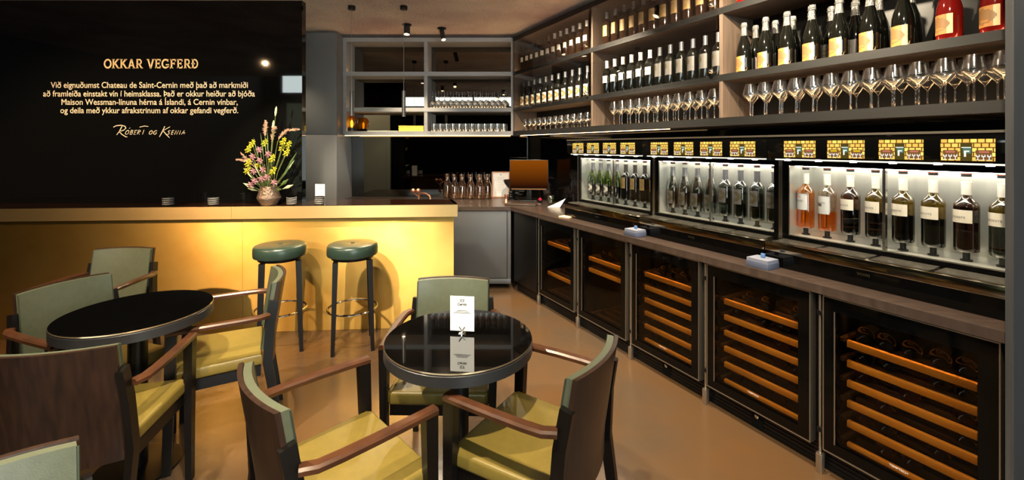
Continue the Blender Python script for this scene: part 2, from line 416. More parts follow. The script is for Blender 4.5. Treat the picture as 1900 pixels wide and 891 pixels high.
# ------------------------------------------------------------------ brass bar
BX0, BX1 = -4.6, -.451
bf = lambda x: 3.67+.0709*x           # front edge of the slab
bar = thing('bar_counter', 'long brushed brass bar counter with dark polished top', 'bar counter', (0, 0, 0))
def panel(x0, x1, nm, m):
    b = MB(); o_ = .045
    b.prism([(x0, bf(x0)+o_), (x1, bf(x1)+o_), (x1, bf(x1)+o_+.03), (x0, bf(x0)+o_+.03)], 0, .929, bev=.003); return b.build(nm, m, bar)
panel(BX0, -2.185, 'front_panel', M['brass']); panel(-2.183, -.489, 'front_panel', M['brass'])
b = MB(); b.prism([(-.489, bf(-.489)+.075), (-.519, bf(-.489)+.075), (-.60, 4.0), (-.57, 4.0)], 0, .929); b.build('end_panel', M['brass'], bar)
def edge(x0, x1):
    b = MB(); b.prism([(x0, bf(x0)), (x1, bf(x1)), (x1, bf(x1)+.03), (x0, bf(x0)+.03)], .929, 1.029); return b.build('slab_edge', M['brassedge'], bar)
edge(BX0, -2.245); edge(-2.243, BX1)
b = MB(); b.prism([(BX1, bf(BX1)+.03), (BX1-.03, bf(BX1)+.03), (-.577, 4.0), (-.547, 4.0)], .929, 1.029); b.build('slab_edge', M['brassedge'], bar)
b = MB(); b.prism([(BX0, bf(BX0)+.0302), (BX1-.031, bf(BX1)+.0302), (-.578, 4.0), (-1.79, 4.0), (-1.79, 3.745), (BX0, 3.745)], .985, 1.0285); b.build('countertop', M['bartop'], bar)
b = MB(); b.prism([(BX0, bf(BX0)+.05), (-.55, bf(-.55)+.05), (-.6, bf(-.5)+.07), (BX0, bf(BX0)+.07)], .0, .04); b.build('toe_strip', M['blk'], bar)

# ------------------------------------------------------------------ grey tall cabinet
t = thing('tall_cabinet', 'tall flat grey cabinet between black wall and back shelves', 'cabinet', (-2.247, 5.1, 0))
b = MB(); b.box(-.2125, .2125, .022, .49, 0, 2.835); b.build('body', M['grey'], t)
b = MB(); b.box(-.2105, .2105, 0, .02, .08, 1.645, bev=.002); b.build('door', M['grey'], t)
b = MB(); b.box(-.2105, .2105, 0, .02, 1.651, 2.835, bev=.002); b.build('door', M['grey'], t)

# ------------------------------------------------------------------ back shelves with smoked mirror
BZ = [(1.645, 1.695), (1.93, 1.978), (2.36, 2.41), (2.77, 2.82)]
t = thing('wall_shelf', 'grey open shelf unit with smoked mirror back facing the bar', 'shelf', (0, 5.28, 0))
for z0, z1 in BZ:
    b = MB(); b.prism([(-2.033, 0), (0, 0), (.14, .075), (.14, .29), (-2.033, .29)], z0, z1-.008); b.box(-2.033, 0, 0, .008, z1-.008, z1); b.build('shelf_board', M['shelfl'], t)
BZ = [(a, c-.008) for a, c in BZ]
for (z0, z1), (z2, z3) in zip(BZ[:-1], BZ[1:]):
    for xx in (-2.033, -1.058, -.012):
        b = MB(); b.box(xx, xx+.04, .004, .288, z1+.0005, z2-.0005); b.build('upright', M['shelfl'], t)
    b = MB(); b.box(-1.99, .12, .291, .3, z1+.002, z2-.002); b.build('mirror_back', M['mirror'], t)
for z0, z1 in BZ[:-1]:
    for xa, xb in ((-1.98, -1.07), (-1.01, -.03)):
        b = MB(); b.box(xa, xb, .01, .02, z1+.0005, z1+.005); b.build('light_strip', M['strip'], t)
b = MB(); b.box(-2.02, -.02, .03, .042, 1.641, 1.6445); b.build('light_strip', M['strip'], t)
b = MB(); b.box(-2.03, .19, 5.575, 5.598, .875, 1.644); o = b.build('splashback', M['splash']); tag(o, 'dark mirror-glass splashback below the back shelves', 'splashback')
b = MB(); b.box(-5.70, -1.722, .62, .632, .875, 1.64); o = b.build('splashback', M['gloss'], loc=W(0, 0, 0), rz=RW); tag(o, 'gloss black splashback behind the wine dispensers', 'splashback')

# ------------------------------------------------------------------ worktop and base cabinets
def W2(s, tt): p = W(-s, tt); return (p[0], p[1])
b = MB(); b.prism([(-2.03, 4.635), (-.0117, 4.635), W2(1.722, -.015), W2(1.722, .63), (.195, 5.595), (-2.03, 5.595)], .833, .873, bev=.002)
o = b.build('worktop', M['worktop']); tag(o, 'continuous L-shaped dark walnut worktop along back and bottle walls', 'worktop')
t = thing('base_cabinet', 'grey base cabinet beside the brass bar under the back worktop', 'cabinet', (0, 4.65, 0))
b = MB(); b.box(-1.9, -.04, .03, .9, .09, .832); b.build('body', M['greyd'], t)
b = MB(); b.box(-1.2, -.055, 0, .029, .115, .825, bev=.002); b.build('door', M['greyd'], t)
b = MB(); b.box(-.05, -.012, 0, .029, .09, .832, bev=.002); b.build('filler', M['greyd'], t)
b = MB(); b.box(-1.9, -.012, -.012, .03, .06, .11, bev=.002); b.build('plinth', M['greyd'], t)
t = thing('corner_cabinet', 'black corner cabinet between grey cabinet and first wine cooler', 'cabinet', W(-5.25, 0), RW)
b = MB(); b.box(.012, .462, .012, .55, .1, .832); b.build('body', M['blk'], t)
b = MB(); b.box(.014, .460, -.004, .011, .105, .828, bev=.002); b.build('door', M['blk'], t)
b = MB(); b.box(.012, .462, .04, .5, 0, .098); b.build('plinth', M['blk'], t)

# ------------------------------------------------------------------ wine coolers
PITCH = .615
CN = ['corner wine cooler with two beech racks', 'wine cooler second from the corner with a mostly empty middle', 'middle wine cooler of the row of five',
      'wine cooler second from the grey end panel', 'wine cooler next to the grey end panel']
rails = [[.617, .336, .147], [.61, .517, .135]]+[[.636, .546, .456, .365, .275, .176]]*3
CN_L = ['wine cooler in the corner, black door with three beech rails', 'wine cooler second from the corner, two upper rails and empty middle',
        'middle wine cooler of five, six beech rails and floor lock', 'wine cooler second from the grey end panel, six rails', 'wine cooler beside the grey end panel, six beech rails']
CN_S = ['corner cooler', 'second cooler from the corner', 'middle cooler', 'second cooler from the end panel', 'cooler beside the end panel']
coolers = []
fb = MB()   # bottle lying with its base outward, neck into the cooler
prof = [(0, .018), (.018, .012), (.03, .002), (.036, .0), (.0375, .006), (.0375, .19), (.034, .215), (.016, .245), (.0145, .295), (0, .296)]
fb.lathe(prof, 18, 0, axis='y'); FB = fb.build('wine_bottle', M['bott']); tag(FB, '', 'bottle')
fb = MB(); fb.lathe(prof, 18, 0, axis='y'); FB2 = fb.build('wine_bottle', mat('ruby_bottle_glass', (46, 12, 8), .06, 0, .6)); tag(FB2, '', 'bottle')
occ = {2: ['01111', '11011', '11110', '10111', '01110', '11101'], 3: ['01101', '10110', '11010', '01011', '11010', '10110'], 4: ['11111', '11011', '10101', '01001', '11010', '01101']}
occ_top = {0: ['00011', '', ''], 1: ['01101', '', '']}
for i in range(5):
    u0 = -4.758+PITCH*i; ox, oy, _ = W(u0, 0)
    t = thing('wine_cooler', CN_L[i], 'wine cooler', (ox, oy, 0), RW, 'wine coolers under the worktop'); coolers.append(t)
    dw = .563
    b = MB(); b.box(0, dw+.02, .052, .56, .805, .825); b.box(0, dw+.02, .052, .56, .105, .125); b.box(0, .022, .052, .56, .125, .805); b.box(dw-.002, dw+.02, .052, .56, .125, .805); b.box(.022, dw-.002, .54, .56, .125, .805)
    b.build('body', M['blkm'], t)
    b = MB(); b.box(-.025, dw+.027, .055, .5, 0, .1); 
    for k in range(4): b.box(-.02, dw+.02, .05, .055, .018+.02*k, .028+.02*k)
    b.build('plinth', M['blk'], t)
    d = MB(); z0, z1 = .12, .823
    for x0, x1, za, zb in ((.004, .05, z0, z1), (dw-.058, dw-.004, z0, z1), (.05, dw-.058, z0, z0+.045), (.05, dw-.058, z1-.06, z1)): d.box(x0, x1, .004, .045, za, zb)
    d = d.build('door', M['gloss'], t)
    b = MB(); b.box(.05, dw-.058, .012, .018, z0+.045, z1-.06); b.build('glass', M['coolerp'], d)
    b = MB()
    b.box(0, .004, 0, .046, z0, z1); b.box(dw-.004, dw, -.002, .046, z0, z1); b.box(0, dw, 0, .046, z1-.0005, z1+.004); b.box(0, dw, 0, .046, z0-.004, z0+.0005)
    b.build('steel_trim', M['steel'], d)
    b = MB(); b.box(.046, .05, .0, .0045, z0+.045, z1-.06); b.build('handle', M['steel'], d)
    b = MB(); b.tube([(-.016, .012, .085), (-.016, .012, .822)], .0055, 10); b.box(-.03, -.004, .0, .028, 0, .085, bev=.002); b.box(-.028, -.006, .002, .026, .085, .09)
    b.build('hinge_post', M['steel'], t)
    b = MB()
    for zz in (.73, .19): b.box(-.024, .0, -.001, .02, zz, zz+.022, bev=.002)
    b.build('hinge', M['blk'], t)
    if i >= 2:
        b = MB(); b.box(.245, .305, .046, .054, -.0+.012, .105); b.build('lock_plate', M['blkm'], t)
        b = MB(); b.lathe([(0, 0), (.011, 0), (.011, -.006), (.007, -.008), (0, -.006)], 16, 0, (.275, .046, .072), axis='y'); b.build('lock', M['chrome'], t)
    b = MB(); b.box(.06, dw-.06, .06, .075, .796, .8045); b.build('light_strip', M['stripc'], t)  # added lamp, lifts the rails and bottle glints
    b = MB(); b.box(.075, .13, .051, .0518, .775, .79); b.build('control_display', mat('dim_display', (120, 124, 120), .4), t)
    for zr in rails[i]:
        b = MB(); b.box(.072, dw-.072, .055, .075, zr-.03, zr, 0, bev=.002)
        for k in range(5): b.box(.075, dw-.075, .13+.085*k, .155+.085*k, zr-.022, zr-.008, 1)
        b.box(.03, .05, .08, .53, zr-.022, zr-.006, 1); b.box(dw-.04, dw-.02, .08, .53, zr-.022, zr-.006, 1)
        b.build('rack', [M['beech'], M['slat']], t)
    rows = occ.get(i, occ_top.get(i)); n = 0
    for r, pat in enumerate(rows):
        k2 = 0
        for k, chh in enumerate(pat):
            if chh != '1': continue
            xx = .12+.0815*k+random.uniform(-.006, .006); yy = .1+random.uniform(0, .02); zz = rails[i][r]-.008+.0385
            px_, py_, pz_ = W(u0+xx, yy, zz)
            src = FB2 if (i >= 3 and r >= 2 and random.random() < .6) else FB
            k2 += 1
            lab = '%s bottle from the corner, %s rack of the %s' % (ORD[k2-1], ['top', 'second', 'third', 'fourth', 'fifth', 'lowest'][r], CN_S[i])
            place(src, USED, (px_, py_, pz_), RW, lab, 'bottles lying in the '+CN_S[i])
for t in coolers[2:]:
    dr = [c for c in t.children if c.name.startswith('door')][0]
    text('TEMPTECH', .0125, 'door_lettering', M['paper'], dr, (.275, .0115, .196))
# upright decanter-like bottles in the corner cooler
b = MB(); b.lathe([(0, 0), (.034, 0), (.036, .01), (.036, .1), (.028, .125), (.012, .15), (.012, .2), (0, .2)], 16); o = b.build('spirit_bottle', M['bottbr'], loc=W(-4.758+.43, .13, .34), rz=RW)
tag(o, 'small brown bottle standing on the middle rail of the corner cooler', 'bottle')

# ------------------------------------------------------------------ wine dispensers
m, nt, out = node_mat('touch_screen_picture')
tc = nt.nodes.new('ShaderNodeTexCoord'); br = nt.nodes.new('ShaderNodeTexBrick'); mp = nt.nodes.new('ShaderNodeMapping')
mp.inputs['Rotation'].default_value = (PI/2, 0, 0); nt.links.new(tc.outputs['Object'], mp.inputs[0]); nt.links.new(mp.outputs[0], br.inputs[0])
br.inputs['Scale'].default_value = 17; br.inputs['Color1'].default_value = lin((250, 218, 104))+(1,); br.inputs['Color2'].default_value = lin((214, 172, 76))+(1,); br.inputs['Mortar'].default_value = lin((110, 66, 26))+(1,)
br.inputs['Mortar Size'].default_value = .035; br.inputs['Brick Width'].default_value = .36; br.inputs['Row Height'].default_value = .3
em = nt.nodes.new('ShaderNodeEmission'); em.inputs[1].default_value = 1.35; nt.links.new(br.outputs[0], em.inputs[0]); nt.links.new(em.outputs[0], out.inputs[0])
M['screen'] = m
M['icon'] = glow('screen_white', (250, 248, 236), 1.0); M['icond'] = glow('screen_dark', (92, 78, 34), .8); M['iconb'] = glow('screen_brown', (140, 96, 54), .8)
M['icont'] = glow('screen_teal', (92, 130, 116), .9); M['iconp'] = glow('screen_pink', (206, 120, 96), .9); M['icony'] = glow('screen_yellow', (232, 194, 30), 1.0)
DL = ['wine dispenser cabinet nearest the corner, with four small screens', 'middle wine dispenser cabinet with four small screens', 'wine dispenser cabinet against the grey end panel, lit bottles inside']
DS = ['corner dispenser', 'middle dispenser', 'end-panel dispenser']
UW = .93; U0 = -4.505
disp = []
badge_w = .075
for i in range(3):
    u0 = U0+UW*i; ox, oy, _ = W(u0, 0)
    t = thing('wine_dispenser', DL[i], 'wine dispenser', (ox, oy, .873), RW, 'wine dispensers on the worktop'); disp.append(t)
    Z = lambda z: z-.873
    b = MB(); b.box(.004, UW-.002, .123, .6, Z(.874), Z(.951)); b.build('base_panel', M['gloss'], t)
    b = MB(); b.box(.004, UW-.002, .121, .6, Z(.9515), Z(.999), bev=.002); b.build('front_band', M['band'], t)
    b = MB()
    for k in range(4):
        xa = .03+.22*k; b.box(xa, xa+.2, .14, .265, Z(.9992), Z(1.002))
        for j in range(9): b.box(xa, xa+.2, .145+.0133*j, .149+.0133*j, Z(1.002), Z(1.004))
    b.build('drip_grille', M['steelb'], t)
    b = MB(); b.box(.01, UW-.008, .285, .6, Z(.9995), Z(1.018)); b.box(.01, UW-.008, .285, .6, Z(1.41), Z(1.43)); b.box(.01, .022, .3, .6, Z(1.018), Z(1.41)); b.box(UW-.02, UW-.008, .3, .6, Z(1.018), Z(1.41))
    b.box(.022, UW-.02, .55, .6, Z(1.018), Z(1.41)); b.build('steel_case', M['casew'], t)
    b = MB()
    for xa, xb, za, zb in ((.012, .042, 1.0, 1.43), (UW-.04, UW-.01, 1.0, 1.43), (.042, UW-.04, 1.0, 1.022), (.042, UW-.04, 1.405, 1.43)): b.box(xa, xb, .276, .2845, Z(za), Z(zb))
    d = b.build('window_frame', M['gloss'], t)
    b = MB(); b.box(.042, UW-.04, .279, .282, Z(1.022), Z(1.405)); b.build('glass', M['clearp'], d)
    b = MB(); b.box(.002, .011, .268, .285, Z(1.0), Z(1.43)); b.box(UW-.009, UW, .268, .285, Z(1.0), Z(1.43)); b.box(.042, UW-.04, .273, .2765, Z(1.022), Z(1.027))
    b.box(.042, .046, .2735, .2765, Z(1.022), Z(1.405)); b.build('steel_trim', M['steelb'], d)
    b = MB(); b.box(UW/2-.006, UW/2+.006, .29, .31, Z(1.018), Z(1.41)); b.build('centre_post', M['steelb'], t)
    b = MB(); b.box(0, UW-.002, .15, .6, Z(1.445), Z(1.562), bev=.002); h = b.build('hood', M['gloss'], t)
    b = MB(); b.box(0, UW-.002, .144, .3, Z(1.5622), Z(1.572)); b.build('hood_cap', M['steel'], h)
    for k in range(4):
        xa = .088+.2065*k; sw, sh = .153, .086
        b = MB(); b.box(0, sw, -.002, .0, 0, sh)
        y_ = -.0028
        def rect(x0, x1, z0, z1, mi, yy=y_): b.faces([(x0*sw, yy, z0*sh), (x1*sw, yy, z0*sh), (x1*sw, yy, z1*sh), (x0*sw, yy, z1*sh)], [(0, 1, 2, 3)], mi)
        rect(.38, .6, .0, .82, 2); rect(.43, .58, .35, .62, 3, -.003); rect(.40, .58, .6, .64, 1, -.0032); rect(.45, .55, .42, .48, 1, -.0034); rect(.45, .49, .2, .46, 1, -.0034)
        rect(.05, .33, .08, .5, 5); rect(.66, .95, .08, .5, 5); rect(.1, .28, .38, .46, 4 if k != 1 else 6, -.003); rect(.72, .9, .38, .46, 4 if k != 1 else 6, -.003)
        for gx in (.09, .19, .29, .7, .8, .9):
            rect(gx-.035, gx+.035, .2, .3, 1, -.003); rect(gx-.008, gx+.008, .08, .2, 1, -.003); rect(gx-.03, gx+.03, .06, .08, 1, -.003); rect(gx-.018, gx+.018, .24, .3, 5, -.0032)
        b.build('screen', [M['screen'], M['icon'], M['icond'], M['icont'], M['iconp'], M['iconb'], M['icony']], h, (xa, .1495, Z(1.453)), recalc=False)
    b = MB(); b.box(.03, UW-.03, .17, .19, Z(1.4375), Z(1.4448)); b.build('light_strip', M['striph'], h)
    b = MB()
    for k in range(6): b.box(.08+.15*k, .1+.15*k, .168, .192, Z(1.4345), Z(1.4375))
    b.build('light_diode', M['stripw'], h)
    b = MB(); b.box(.06, UW-.06, .305, .33, Z(1.4), Z(1.4095)); b.build('case_lamp', M['stripw'], t)
    b = MB(); b.box(.06, UW-.06, .5, .53, Z(1.4), Z(1.4095)); b.build('case_lamp', M['stripw'], t)
    for k in range(8):
        xb_ = .065+.108*k
        b = MB(); b.lathe([(0, 0), (.02, 0), (.02, .006), (.012, .008), (.012, .04), (0, .04)], 14, 0, (xb_, .4, Z(1.0185))); b.build('bottle_lift', M['blk'], t)
        b = MB(); b.lathe([(0, 0), (.017, 0), (.017, .012), (.02, .012), (.02, .028), (0, .028)], 14, 0, (xb_, .4, Z(1.3805)), mf=lambda j: 1 if j >= 3 else 0); b.build('pouring_head', [M['blk'], mat('orange_plastic', (226, 96, 50), .5)], t)
    b = MB(); bx, bz = UW*.46, Z(.922)
    b.box(bx, bx+.05, .1222, .123, bz+.0125, bz+.014); b.box(bx+.0475, bx+.05, .1222, .123, bz, bz+.0125)
    for k in range(8): b.box(bx+.004+.0053*k, bx+.0062+.0053*k, .1222, .123, bz+.004, bz+.0105)
    b.build('badge', M['steelb'], t)
# ------------------------------------------------------------------ bottle wall shelving
SB = [(1.645, 1.695), (1.93, 1.972), (2.36, 2.402), (2.765, 2.815)]
TF, TB = .303, .628          # shelf front and back, measured from the cooler doors
SL, SD1, SD2, SR = -5.815, -4.340, -3.042, -1.722
t = thing('bottle_shelf', 'long charcoal bottle shelving with taupe dividers and warm light strips', 'shelf', (WO[0], WO[1], 0), RW)
for z0, z1 in SB:
    b = MB(); b.box(SL, SR, TF, TB, z0, z1-.008); b.box(SL, SR, TF, TF+.008, z1-.008, z1); b.box(SL, SR, TF+.004, TB, z0-.001, z0, 1); b.build('shelf_board', [M['shelf'], M['divider']], t)
SB = [(a, c-.008) for a, c in SB]
for (z0, z1), (z2, z3) in zip(SB[:-1], SB[1:]):
    for uu in (SL, SD1-.012, SD2-.012, SR-.026):
        b = MB(); b.box(uu, uu+.024, TF+.003, TB-.002, z1+.0005, z2-.0005); b.build('divider', M['divider'], t)
    b = MB(); b.box(SL+.025, SR-.03, TB-.008, TB, z1+.001, z2-.001); b.build('back_panel', M['backing'], t)
    for ua, ub in ((SL+.03, SD1-.02), (SD1+.02, SD2-.02), (SD2+.02, SR-.03)):
        b = MB(); b.box(ua, ub, TF+.012, TF+.024, z1+.0005, z1+.006); b.build('light_strip', M['strip'], t)
        if z1 < 1.8: b = MB(); b.box(ua, ub, TB-.022, TB-.012, z1+.0005, z1+.006); b.build('light_strip', M['strip'], t)
b = MB(); b.box(SL, -3.55, TF+.1, TF+.112, 1.641, 1.6445); b.build('light_strip', M['strip'], t)
for ua, ub in ((SL+.02, SD1-.03), (SD1+.01, SD2-.02)):
    for (z0, z1), (z2, z3) in zip(SB[1:-1], SB[2:]):
        b = MB(); b.box(ua, ub, TF-.012, TF-.006, z1-.02, z2-.004); d = b.build('glass_door', M['clearp'], t)
        b = MB(); b.ball((ub-.03, TF-.028, z1+.035), .016); b.tube([(ub-.03, TF-.014, z1+.035), (ub-.03, TF-.005, z1+.035)], .006); b.build('knob', M['chrome'], d)

# bottles
def label_mesh(r, z0, z1, ang, mats, fn=None, nu=20, nv=12):
    b = MB(); vs = []
    for j in range(nv+1):
        for i in range(nu+1):
            a = -PI/2-ang/2+ang*i/nu; vs.append((r*math.cos(a), r*math.sin(a), z0+(z1-z0)*j/nv))
    v = [b.bm.verts.new(p) for p in vs]
    for j in range(nv):
        for i in range(nu):
            k = j*(nu+1)+i; f = b.bm.faces.new((v[k], v[k+1], v[k+nu+2], v[k+nu+1])); f.smooth = True
            f.material_index = fn((i+.5)/nu*2-1, (j+.5)/nv*2-1) if fn else 0
    return b
BORD = [(0, .006), (.02, .004), (.033, 0), (.0365, .005), (.0372, .02), (.0375, .185), (.0365, .2), (.031, .213), (.021, .224), (.0155, .235), (.0142, .25), (.0142, .292), (.0155, .293), (.0155, .3), (0, .3)]
BURG = [(0, .006), (.02, .004), (.036, 0), (.040, .006), (.0405, .13), (.038, .16), (.031, .19), (.022, .222), (.0165, .245), (.0145, .262), (.0145, .292), (.016, .293), (.016, .3), (0, .3)]
CHAM = [(0, .006), (.02, .004), (.039, 0), (.043, .006), (.0435, .12), (.042, .145), (.036, .175), (.027, .205), (.02, .232), (.0165, .262), (.0155, .295), (.0178, .297), (.0178, .306), (.0155, .312), (0, .313)]
def bottle(nm, prof, gm, capm, capz, labm, lz, lang=2.6, fn=None, gm2=None, lev=None, cage=False):
    if gm2:       # extra ring at the wine level
        for i in range(len(prof)-1):
            (r0, za), (r1, zb) = prof[i], prof[i+1]
            if za < lev < zb: prof = prof[:i+1]+[(r0+(r1-r0)*(lev-za)/(zb-za), lev)]+prof[i+1:]; break
    b = MB(); b.lathe(prof, 20, 0, mf=(lambda i: 1 if gm2 and prof[i+1][1] <= lev+1e-6 else 0))
    o = b.build(nm, [gm]+([gm2] if gm2 else [])); tag(o, '', 'bottle')
    rr = [(r+.0007, z) for r, z in prof if z >= capz and r > 0]
    def at_(z):
        for (r0, z0), (r1, z1) in zip(prof, prof[1:]):
            if z0 <= z <= z1 and z1 > z0: return r0+(r1-r0)*(z-z0)/(z1-z0)
        return prof[-2][0]
    top = prof[-1][1]
    b = MB(); b.lathe([(at_(capz)+.0007, capz)]+rr+[(0, top+.0007)], 18)
    if cage:
        for k in range(4):
            a = PI/2*k+.4; b.tube([(.0205*math.cos(a), .0205*math.sin(a), top-.022), (.0185*math.cos(a), .0185*math.sin(a), top+.002), (.004*math.cos(a), .004*math.sin(a), top+.004)], .0014, 5)
        b.lathe([(.02, top-.026), (.0215, top-.024), (.02, top-.021)], 18); b.lathe([(0, top+.005), (.012, top+.004), (.014, top)], 14)
    b.build('capsule', capm, o)
    if labm:
        r = max(at_(lz[0]), at_(lz[1]))+.0008
        label_mesh(r, lz[0], lz[1], lang, labm, fn).build('label', labm, o, recalc=False)
    return o
ringfn = lambda u, v: (1 if .30 < math.hypot(u*.75-.05, v) < .72 else 0)
chamfn = lambda u, v: (1 if math.hypot(u*.8+.1, v*.95) < .72 and not (abs(v+.45) < .1 and abs(u) < .3) else (2 if u > .55 else 0))
linefn = lambda u, v: (1 if (abs(v-.2) < .1 and abs(u) < .5) or (abs(v+.3) < .09 and abs(u) < .3) else 0)
P_ = {}
P_['white'] = bottle('wine_bottle', BORD, M['bott'], M['capw'], .236, [M['labw'], M['labg2']], (.105, .165), fn=lambda u, v: 1 if abs(v) < .1 and abs(u) < .3 else 0)
P_['tan'] = bottle('wine_bottle', BORD, M['bottbr'], M['capw'], .243, [M['labw']], (.105, .158))
P_['tand'] = bottle('wine_bottle', BORD, M['bottbr'], M['capd'], .243, [M['labw']], (.105, .158))
P_['pale'] = bottle('wine_bottle', BURG, M['bott'], M['capg'], .243, [M['labw'], M['labg']], (.03, .13), fn=ringfn)
P_['goldl'] = bottle('wine_bottle', BORD, M['bottbr'], M['capg'], .243, [M['labg'], M['labg2']], (.085, .18), fn=ringfn)
P_['silver'] = bottle('wine_bottle', BORD, M['bott'], M['capg'], .236, [M['labs'], M['labs2']], (.075, .175), fn=lambda u, v: 1 if math.hypot(u*.9+.2, v-.3) < .5 else 0)
P_['cham'] = bottle('sparkling_bottle', CHAM, M['bott'], M['caps'], .235, [M['labo'], M['labo2'], M['labo3']], (.012, .105), 2.4, fn=chamfn, cage=True)
P_['chamg'] = bottle('sparkling_bottle', CHAM, M['bott'], M['caps'], .235, [M['labs'], M['labs2']], (.012, .105), 2.4, fn=chamfn and linefn, cage=True)
red = mat('pink_sparkling_glass', (92, 13, 10), .06, 0, .6)
P_['rose'] = bottle('sparkling_bottle', CHAM, red, M['caps'], .235, [M['labo'], M['labo2'], M['labo3']], (.03, .115), 2.2, fn=chamfn, cage=True)
def row(key, where, Ys, tt, z, group, rz_j=.12, faceout=0):
    for k, (Y) in enumerate(Ys):
        s = (Y-.4776*tt)/.8786; p = W(-s, tt, z+.0005)
        kk = key[k] if isinstance(key, (list, tuple)) else key
        place(P_[kk], USED, p, RW+faceout+random.uniform(-rz_j, rz_j), where % ORD[k], group)
lsp = lambda a, b_, n: [a+(b_-a)*k/(n-1) for k in range(n)]
TT = TF+.07
FO = -.45   # labels are turned a little towards the room
row(['tand']*6+['tan']*6, '%s bottle from the corner on the top shelf of the corner bay', lsp(5.17, 4.13, 12), TT, SB[2][1], 'bottles on the corner bay top shelf', faceout=FO)
row('pale', '%s bottle from the corner on the middle shelf of the corner bay', lsp(5.17, 4.12, 11), TT, SB[1][1], 'bottles on the corner bay middle shelf', faceout=FO)
row('goldl', '%s gold-labelled bottle from the corner on the top shelf of the middle bay', lsp(3.88, 2.93, 11), TT, SB[2][1], 'gold-labelled bottles on the middle bay top shelf', faceout=FO)
Ym = lsp(3.88, 2.91, 12)
row('white', '%s white-capped bottle from the corner on the middle shelf of the middle bay', Ym[:6], TT, SB[1][1], 'white-capped bottles on the middle bay shelf', faceout=FO)
row('silver', '%s silver-labelled bottle from the corner on the middle shelf of the middle bay', Ym[6:], TT, SB[1][1], 'silver-labelled bottles on the middle bay shelf', faceout=FO)
row('cham', '%s gold-labelled champagne bottle from the divider, front row of the end bay', [2.741, 2.621, 2.512, 2.396, 2.280, 2.162, 2.048], TF+.06, SB[1][1], 'champagne bottles in the front row of the end bay', .06, FO-.1)
row('rose', '%s pink champagne bottle from the divider, front row of the end bay', [1.905, 1.785], TF+.055, SB[1][1], 'pink champagne bottles at the end panel', .05, FO-.1)
row('chamg', '%s silver-labelled champagne bottle from the divider, rear row of the end bay', [2.80, 2.69, 2.60, 2.51, 2.42, 2.32, 2.23, 2.12, 2.0], TF+.18, SB[1][1], 'champagne bottles in the rear row of the end bay', .06, FO-.1)
row('rose', '%s pink bottle from the divider on the top shelf of the end bay', [2.74, 2.62, 2.50, 2.38], TF+.06, SB[2][1], 'pink bottles on the end bay top shelf', .05, FO)

# glasses
def glass(nm, prof, lab='', cat='glass', seg=20):
    b = MB(); b.lathe(prof, seg); o = b.build(nm, M['clear']); tag(o, lab, cat); return o
WG = glass('wine_glass', [(0, .001), (.034, .001), (.034, .003), (.008, .006), (.0042, .015), (.0038, .085), (.006, .096), (.018, .108), (.036, .128), (.0425, .142), (.041, .155), (.0315, .205), (.0305, .205), (.040, .154), (.0412, .142), (.035, .13), (.017, .111), (0, .1)])
SG = glass('stem_glass', [(0, .001), (.03, .001), (.03, .003), (.007, .006), (.0042, .014), (.004, .05), (.02, .06), (.032, .078), (.0345, .096), (.032, .118), (.028, .14), (.027, .14), (.031, .117), (.0332, .096), (.031, .08), (.019, .063), (0, .056)])
def grow(src, where, Ys, tt, z, group, dz=0, rot=None):
    for k, Y in enumerate(Ys):
        s = (Y-.4776*tt)/.8786; place(src, USED, W(-s, tt, z+.0005), random.uniform(0, 6), where % ORD[k], group)
grow(SG, '%s short-stemmed glass from the corner, front row under the corner bay', lsp(5.10, 4.10, 12), TF+.055, SB[0][1], 'short-stemmed glasses under the corner bay')
grow(SG, '%s short-stemmed glass from the corner, rear row under the corner bay', lsp(5.16, 4.20, 12), TF+.145, SB[0][1], 'short-stemmed glasses under the corner bay')
for r_, (nm, n_, off) in enumerate((('front', 11, 0), ('second', 11, .03), ('third', 11, .0))):
    grow(WG, '%s wine glass from the corner, '+nm+' row under the middle bay', [y+off+.04*r_ for y in lsp(3.78, 2.92, n_)], TF+.055+.092*r_, SB[0][1], 'wine glasses under the middle bay')
for r_, (nm, n_) in enumerate((('front', 13), ('second', 13), ('third', 12))):
    grow(WG, '%s wine glass from the divider, '+nm+' row under the end bay', [y+.045*r_+(.035 if r_ == 1 else 0) for y in lsp(2.70, 1.76, n_)], TF+.055+.09*r_, SB[0][1], 'wine glasses under the end bay')
# upturned glasses and tumblers on the back shelves
for r_ in range(2):
    for k in range(13):
        xx = -.965+.0725*k+.02*r_; lab = '%s upturned wine glass from the grey upright, %s row on the back shelf' % (ORD[k], ['front', 'rear'][r_])
        if k == 0 and r_ == 0:
            UG = glass('wine_glass', [(0, .204), (.034, .204), (.034, .202), (.008, .199), (.0042, .19), (.0038, .12), (.006, .109), (.018, .097), (.036, .077), (.0425, .063), (.041, .05), (.0315, 0), (.0305, 0), (.040, .051), (.0412, .063), (.035, .075), (.017, .094), (0, .105)])
        place(UG, USED, (xx, 5.34+.1*r_, BZ[1][1]+.0005), 0, lab, 'upturned wine glasses on the back shelf')
TU = glass('tumbler', [(0, .002), (.031, .002), (.033, .006), (.0365, .1), (.0355, .1), (.031, .012), (0, .01)])
for r_ in range(2):
    for k in range(12):
        place(TU, USED, (-.955+.077*k+.012*r_, 5.335+.085*r_, BZ[0][1]+.0005), 0, '%s tumbler from the grey upright, %s row on the lowest back shelf' % (ORD[k], ['front', 'rear'][r_]), 'tumblers on the lowest back shelf')
